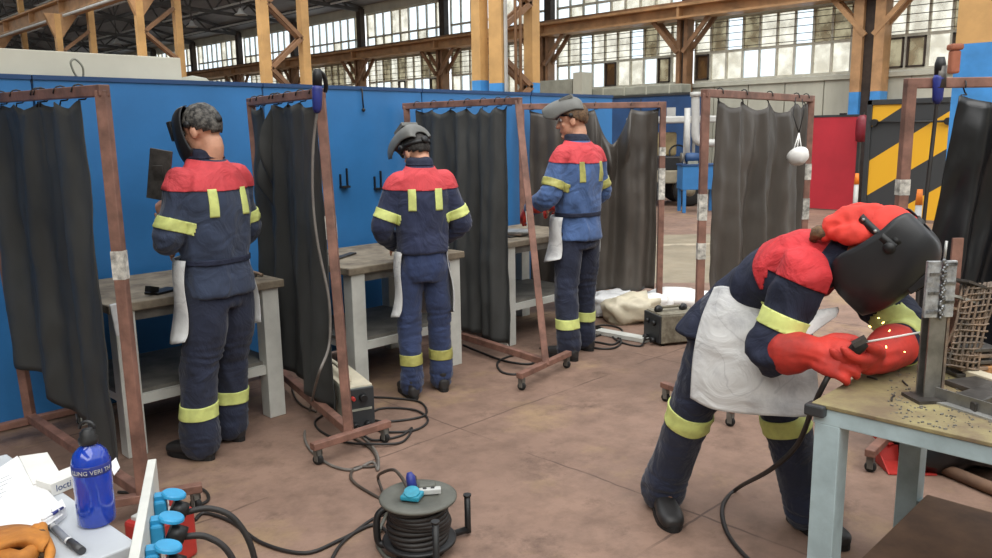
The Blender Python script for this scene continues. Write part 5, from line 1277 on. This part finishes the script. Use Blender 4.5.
man('person in light blue jacket with grey helmet pushed up, at the third bench', (q.x, q.y, 0), R_(-4), 1.80, 'work_blue', 'navy_trouser', R_(38), R_(-8), .84, R_(80), 'helmet_grey',
    {-1: ((-.262, .01, 1.15), (-.235, .235, 1.045), (.25, .85, -.4), (.7, -.1, -.6)), 1: ((.262, .02, 1.14), (.14, .28, 1.03), (-.5, .8, -.1), (-.2, -.2, -1))},
    feet=((-.14, -.05), (.13, .05)), gloves='glove_red', bandm='lime_dull', hairm='hair_brown', stout=.93, seed=37, apron_flaps=((-1.85, 1.7, 1.0, .66, 0),))
# the plate held up by the first welder
ph = Matrix.Translation((M1.x, M1.y, 0)) @ Matrix.Rotation(R_(16), 4, 'Z')
c_ = ph @ V((-.185, .125, 1.425)); tag(MB().box(c_, (.012, .11, .24), Matrix.Rotation(R_(38), 3, 'Z') @ Matrix.Rotation(R_(10), 3, 'X')).box(c_ + V((.0, .0, .0)), (.02, .05, .09), Matrix.Rotation(R_(38), 3, 'Z') @ Matrix.Rotation(R_(-8), 3, 'Y')).build('steel_plate', 'steel_dark', bevel=.002), 'dark plate held up by the welder at the first bench', 'plate')

# ---------------------------------------------------------------- the bending welder (built in hall coordinates)
t = thing('person', 'person bending over the dusty bench in black hood, red bandana, red gauntlets and white apron', 'person', (2.8, 1.5, 0), 0, 'welders in navy and red work jackets')
Wi = ROOTM[t.name].inverted()
pel = V((2.835, 1.50, .885)); lum = V((2.805, 1.41, .98)); che = V((2.76, 1.27, 1.085)); upp = V((2.745, 1.175, 1.14)); nek = V((2.735, 1.10, 1.17))
spine = [V((2.81, 1.555, .80)), pel, lum, che, upp, nek]
def dors(i):
    d = (spine[min(i + 1, 5)] - spine[max(i - 1, 0)]).normalized(); return X3.cross(d).normalized() * -1 if False else d.cross(X3).normalized()
hc = P(880, 250, 2.60); hf = (cR * .88 - cF * .47).normalized(); pt = R_(47)
fwd = hf * math.cos(pt) - Z3 * math.sin(pt); crn = hf * math.sin(pt) + Z3 * math.cos(pt); rgt = fwd.cross(crn)
Hm = Matrix((rgt, fwd, crn)).transposed().to_4x4(); Hm.translation = hc
shR, shL = V((2.58, 1.135, 1.12)), V((2.90, 1.12, 1.11))
elR, wrR = P(768, 352, 2.63), P(812, 352, 2.50)
elL, wrL = P(910, 335, 2.66), P(874, 359, 2.48)
hipR, hipL = V((2.745, 1.52, .85)), V((2.92, 1.50, .85))
knR, anR = V((2.735, 1.635, .49)), V((2.79, 1.79, .10))
knL, anL = V((2.915, 1.33, .49)), V((3.03, 1.27, .10))
b = MB(); head_shapes(b, Hm, upp, 1.0)
b.loft([(spine[i], X3, dors(i), r0, r1) for i, (r0, r1) in enumerate(((.12, .09), (.13, .095), (.12, .09), (.15, .095), (.13, .08), (.07, .06)))], 20, 4)
b.limb([shR, elR, wrR], [.045, .036, .027], 12, 5); b.limb([shL, elL, wrL], [.045, .036, .027], 12, 5)
aR = (P(850, 362, 2.40) - wrR).normalized(); nR = V((.75, .3, -.55)); nR = (nR - aR * nR.dot(aR)).normalized(); sR = V((-.0, -.1, 1)); sR = (sR - aR * sR.dot(aR) - nR * sR.dot(nR)).normalized()
aL = (P(834, 369, 2.40) - wrL).normalized(); nL = V((-.25, .6, .7)); nL = (nL - aL * nL.dot(aL)).normalized(); sL = aL.cross(nL); sL = sL if sL.z > 0 else -sL
hand(b, wrR, aR, nR, sR, .9, (.5, .6, .4)); hand(b, wrL, aL, nL, sL, .9, (.35, .4, .3))
for h, k, a_, tdir in ((hipR, knR, anR, V((-.68, -.73, 0))), (hipL, knL, anL, V((-.35, -.93, 0)))):
    b.limb([h, k, a_], [.075, .05, .036], 12, 5); b.limb([a_, a_ + tdir * .1 - Z3 * .05], [.036, .03], 10, 3)
b.bm.transform(Wi); fuse(b, .0065, 3).build('body', 'skin_tan', t, local=True)
Hl = Wi @ Hm; face_parts(t, Hl)
# trousers
b = MB(); b.loft([(spine[i] + o, X3, dors(i) if i else Y3, r0, r1) for i, o, r0, r1 in ((0, V((0, 0, 0)), .168, .125), (1, V((0, 0, .0)), .178, .135), (2, V((0, .0, -.02)), .160, .115))], 24, 5, power=2.3)
b.limb([hipR, lerp(hipR, knR, .5), knR, lerp(knR, anR, .5), anR, anR - Z3 * .03], [.104, .097, .084, .082, .088, .086], 18, 5)
b.limb([hipL, lerp(hipL, knL, .5), knL, lerp(knL, anL, .5), anL, anL - Z3 * .03], [.104, .097, .084, .082, .088, .086], 18, 5)
b.bm.transform(Wi); L_ = lambda p: Wi @ V(p)
tb_ = wrinkle(fuse(b, .0095, 5), .006, (7, 7, 4), 51, [(L_(knR), .24, .010, 22), (L_(knL), .24, .010, 22), (L_(anR), .17, .013, 30), (L_(anL), .17, .013, 30)])
bands(tb_, t, L_(knR), L_(anR), -.02, .16, .17); bands(tb_, t, L_(knL), L_(anL), -.05, .12, .17)
tb_.build('trousers', 'navy_trouser', t, local=True)
# jacket
b = MB(); b.loft([(spine[i] + o, X3, dors(i) if i else Y3, r0, r1) for i, o, r0, r1 in ((0, V((0, .02, .02)), .188, .136), (1, V((0, 0, 0)), .180, .132), (2, V((0, 0, 0)), .172, .120), (3, V((0, 0, 0)), .190, .122), (4, V((0, 0, 0)), .170, .108), (5, V((0, 0, 0)), .085, .08))], 28, 6, power=2.35)
nk2 = Hm @ V((0, -.035, -.10)); d_ = (nk2 - nek).normalized()
b.limb([upp, nek, lerp(nek, nk2, .62)], [.09, .080, .074], 18, 4)
for s_, e_, w_ in ((shR, elR, wrR), (shL, elL, wrL)):
    b.limb([lerp(s_, che, .3), s_, lerp(s_, e_, .5), e_, lerp(e_, w_, .5), lerp(e_, w_, .7)], [.072, .078, .078, .070, .060, .045], 18, 5)
b.bm.transform(Wi)
jb = wrinkle(fuse(b, .0095, 5), .012, (7, 7, 5), 61, [(L_(elR), .18, .012, 24), (L_(elL), .18, .012, 24), (L_(lum), .25, .010, 14), (L_(shR), .16, .008, 16)])
sd = (upp - che).normalized(); yc = L_(che + sd * .0)
def seg_d(c, a, b):
    d = b - a; k = min(1, max(0, (c - a).dot(d) / d.length_squared)); return (c - a - d * k).length
aRd = (elR - shR).normalized(); aLd = (elL - shL).normalized()
patch(jb, [(yc, -sd + V((0, 0, -.12))), (L_(nek + sd * .075), sd)], .002, .003, lambda c, n: seg_d(c, L_(elL), L_(wrL)) > .13 and seg_d(c, L_(lerp(shL, elL, .35)), L_(elL)) > .12, [(L_(shR + aRd * .03), aRd, lambda c: seg_d(c, L_(shR), L_(elR)) < .115 and c.x < L_(shR).x + .02), (L_(shL + aLd * .03), aLd, lambda c: seg_d(c, L_(shL), L_(elL)) < .115 and c.x > L_(shL).x - .02)]).build('shoulder_yoke', 'red_deep', t, local=True)
patch(jb, [(L_(nek + d_ * .035), -d_), (L_(nek + d_ * .2), d_)], .002, .004, lambda c, n: seg_d(c, L_(nek), L_(nk2)) < .10).build('collar', 'navy_dark', t, local=True)
bands(jb, t, L_(shR), L_(elR), .50, .70, .13); bands(jb, t, L_(elL), L_(wrL), .08, .30, .12)
jb.build('jacket', 'navy_dark', t, local=True)
shoe(t, L_(V((2.835, 1.855, 0))), L_(V((2.625, 1.63, 0))), sc=1.05); shoe(t, L_(V((3.06, 1.35, 0))), L_(V((2.955, 1.075, 0))), sc=1.05)
# gauntlets
for el, wr, a_, n_, s_, curl_ in ((elR, wrR, aR, nR, sR, (.5, .7, .5)), (elL, wrL, aL, nL, sL, (.3, .4, .3))):
    b = MB(); hand(b, wr, a_, n_, s_, 1.12, curl_, fat=1.42)
    b.limb([lerp(el, wr, .46), lerp(el, wr, .65), lerp(el, wr, .9), wr + a_ * .03], [.076, .070, .056, .046], 18, 4)
    b.bm.transform(Wi); wrinkle(fuse(b, .0065, 2), .003, (14, 14, 14), 71, [(L_(wr), .1, .005, 40)]).build('gauntlet', 'glove_red', t, local=True)
# white leather apron wrapped over the hips and thighs
cols = [[(714, 287, 2.97), (701, 318, 2.93), (693, 355, 2.90), (690, 398, 2.88)],
        [(724, 286, 2.90), (716, 318, 2.85), (712, 360, 2.82), (712, 409, 2.80)],
        [(744, 291, 2.84), (742, 322, 2.79), (742, 365, 2.75), (744, 414, 2.73)],
        [(768, 300, 2.80), (768, 330, 2.75), (770, 370, 2.71), (775, 416, 2.68)],
        [(792, 312, 2.84), (795, 340, 2.78), (798, 375, 2.72), (800, 417, 2.67)],
        [(812, 324, 2.84), (815, 350, 2.79), (818, 382, 2.73), (819, 416, 2.68)]]
A = [[np.array(P(*q)) for q in c] for c in cols]; rows = []
for i in range(41):
    r = []
    for j in range(31):
        cc = [crom(c, j / 10) for c in A]; p = V(crom(cc, i / 8))
        n_ = (CAM - p).normalized(); r.append(p + n_ * (.008 * noise.noise(p * 9) + .006 * (1 - 2 * abs(noise.noise(V((p.x * 5, p.y * 5, p.z * 11)))))))
    rows.append(r)
MB().grid(rows, thick=.005).build('apron', 'apron', t)
# bib flap folded over the chest
A = [[np.array(P(*q)) for q in c] for c in ([(792, 322, 2.60), (794, 332, 2.58), (797, 341, 2.57)], [(806, 312, 2.60), (810, 324, 2.58), (812, 334, 2.57)], [(822, 309, 2.62), (824, 316, 2.6), (826, 324, 2.6)], [(838, 307, 2.64), (839, 311, 2.63), (836, 317, 2.62)])]
rows = [[V(crom([crom(c, j / 5) for c in A], i / 6)) for j in range(11)] for i in range(19)]
MB().grid(rows, thick=.005).build('apron_bib', 'apron', t)
# head: bandana, hair and hood
b = MB(); b.ball((0, -.014, .032), (.087, .108, .112), n=40)
bmesh.ops.delete(b.bm, geom=[v for v in b.bm.verts if v.co.z < -.05 + (v.co.y + .1) * .55], context='VERTS'); b.bm.normal_update()
for v in b.bm.verts: v.co += v.normal * (.006 * (1 - 2 * abs(noise.noise(v.co * 16))) + .003 * noise.noise(v.co * 40))
bmesh.ops.solidify(b.bm, geom=b.bm.faces[:], thickness=.006); b.bm.transform(Hl); bn = b.build('bandana', 'bandana', t, local=True)
b = MB(); b.limb([Hl @ V((.0, -.09, .05)), Hl @ V((.01, -.125, .0)), Hl @ V((.02, -.145, -.05)), Hl @ V((.03, -.14, -.09))], [.05, .055, .045, .022], 16, 5)
b.limb([Hl @ V((.05, -.06, .02)), Hl @ V((.07, -.095, -.02)), Hl @ V((.06, -.13, -.06))], [.03, .034, .02], 12, 5)
wrinkle(fuse(b, .007, 3), .008, (18, 18, 18), 81).build('bandana_tail', 'bandana', bn, local=True)
b = MB(); b.limb([Hl @ V((.02, -.13, -.07)), Hl @ V((.03, -.165, -.10)), Hl @ V((.02, -.16, -.13))], [.022, .024, .012], 12, 4); wrinkle(b, .004, (30, 30, 30), 91).build('hair', 'hair_brown', t, local=True)
hm = helmet(t, Hl, R_(2), 'helmet_black', 1.0, stretch=1.0, bw=1.15, wide=1.3)
for k in range(9):
    a_ = R_(60 + k * 26); p = Hl @ V((1.15 * .094 * math.sin(a_), (-.012 + 1.15 * .116 * math.cos(a_)), (.062 - .016 * (1 - math.cos(a_)))))
    MB().ball(p, .006, n=8).build('band_stud', 'steel_pale', hm, local=True)
# electrode holder in the gauntlets, rod and sparks
q = wrR + aR * .11 + nR * .03 + sR * .045
eh = thing('electrode_holder', 'black electrode holder gripped in the red gauntlets', 'torch', q)
tip = P(928, 331, 2.33); r0 = P(866, 342, 2.38)
MB().tube([P(846, 360, 2.41), P(852, 353, 2.40), P(859, 346, 2.39), r0], [.012, .019, .022, .014], 12).build('handle', 'strap_black', eh)
MB().bar(P(853, 345, 2.38), P(866, 338, 2.37), .03, .016).build('jaw', 'steel_dark', eh)
MB().tube([r0, lerp(r0, tip, .5), tip], .0032, 8).build('electrode', 'white_cloth', eh)
rng = random.Random(9)
for i, (px, py) in enumerate(((878, 318), (884, 322), (869, 326), (890, 330), (905, 352), (921, 358), (936, 330), (886, 346))):
    a_ = P(px, py, 2.36 + .02 * rng.random()); b_ = a_ + V((rng.uniform(-.006, .006), rng.uniform(-.006, .006), rng.uniform(-.006, .002)))
    tag(MB().tube([a_, b_], .0017, 6).build('spark', 'spark'), 'tiny glowing welding spark flying between red gauntlets and upright channel', 'spark', 'welding sparks')
# ------------------------------------------------------------------ light
wd = bpy.data.worlds.new('sky'); S.world = wd; wd.use_nodes = True
bg = wd.node_tree.nodes['Background']; bg.inputs['Color'].default_value = (.93, .97, 1.0, 1); bg.inputs['Strength'].default_value = 1.0
sun = bpy.data.lights.new('sun', 'SUN'); sun.energy = 1.9; sun.angle = R_(70); sun.color = (1, .97, .92)
so = bpy.data.objects.new('sun', sun); COL.objects.link(so); so.rotation_euler = V((.55, .40, -1)).to_track_quat('-Z', 'Y').to_euler()
S.view_settings.view_transform = 'Standard'; S.view_settings.look = 'None'; S.view_settings.gamma = 1; S.view_settings.exposure = .85
S.view_settings.use_curve_mapping = False
S.cycles.use_denoising = True
S.cycles.max_bounces = 8; S.cycles.transparent_max_bounces = 12
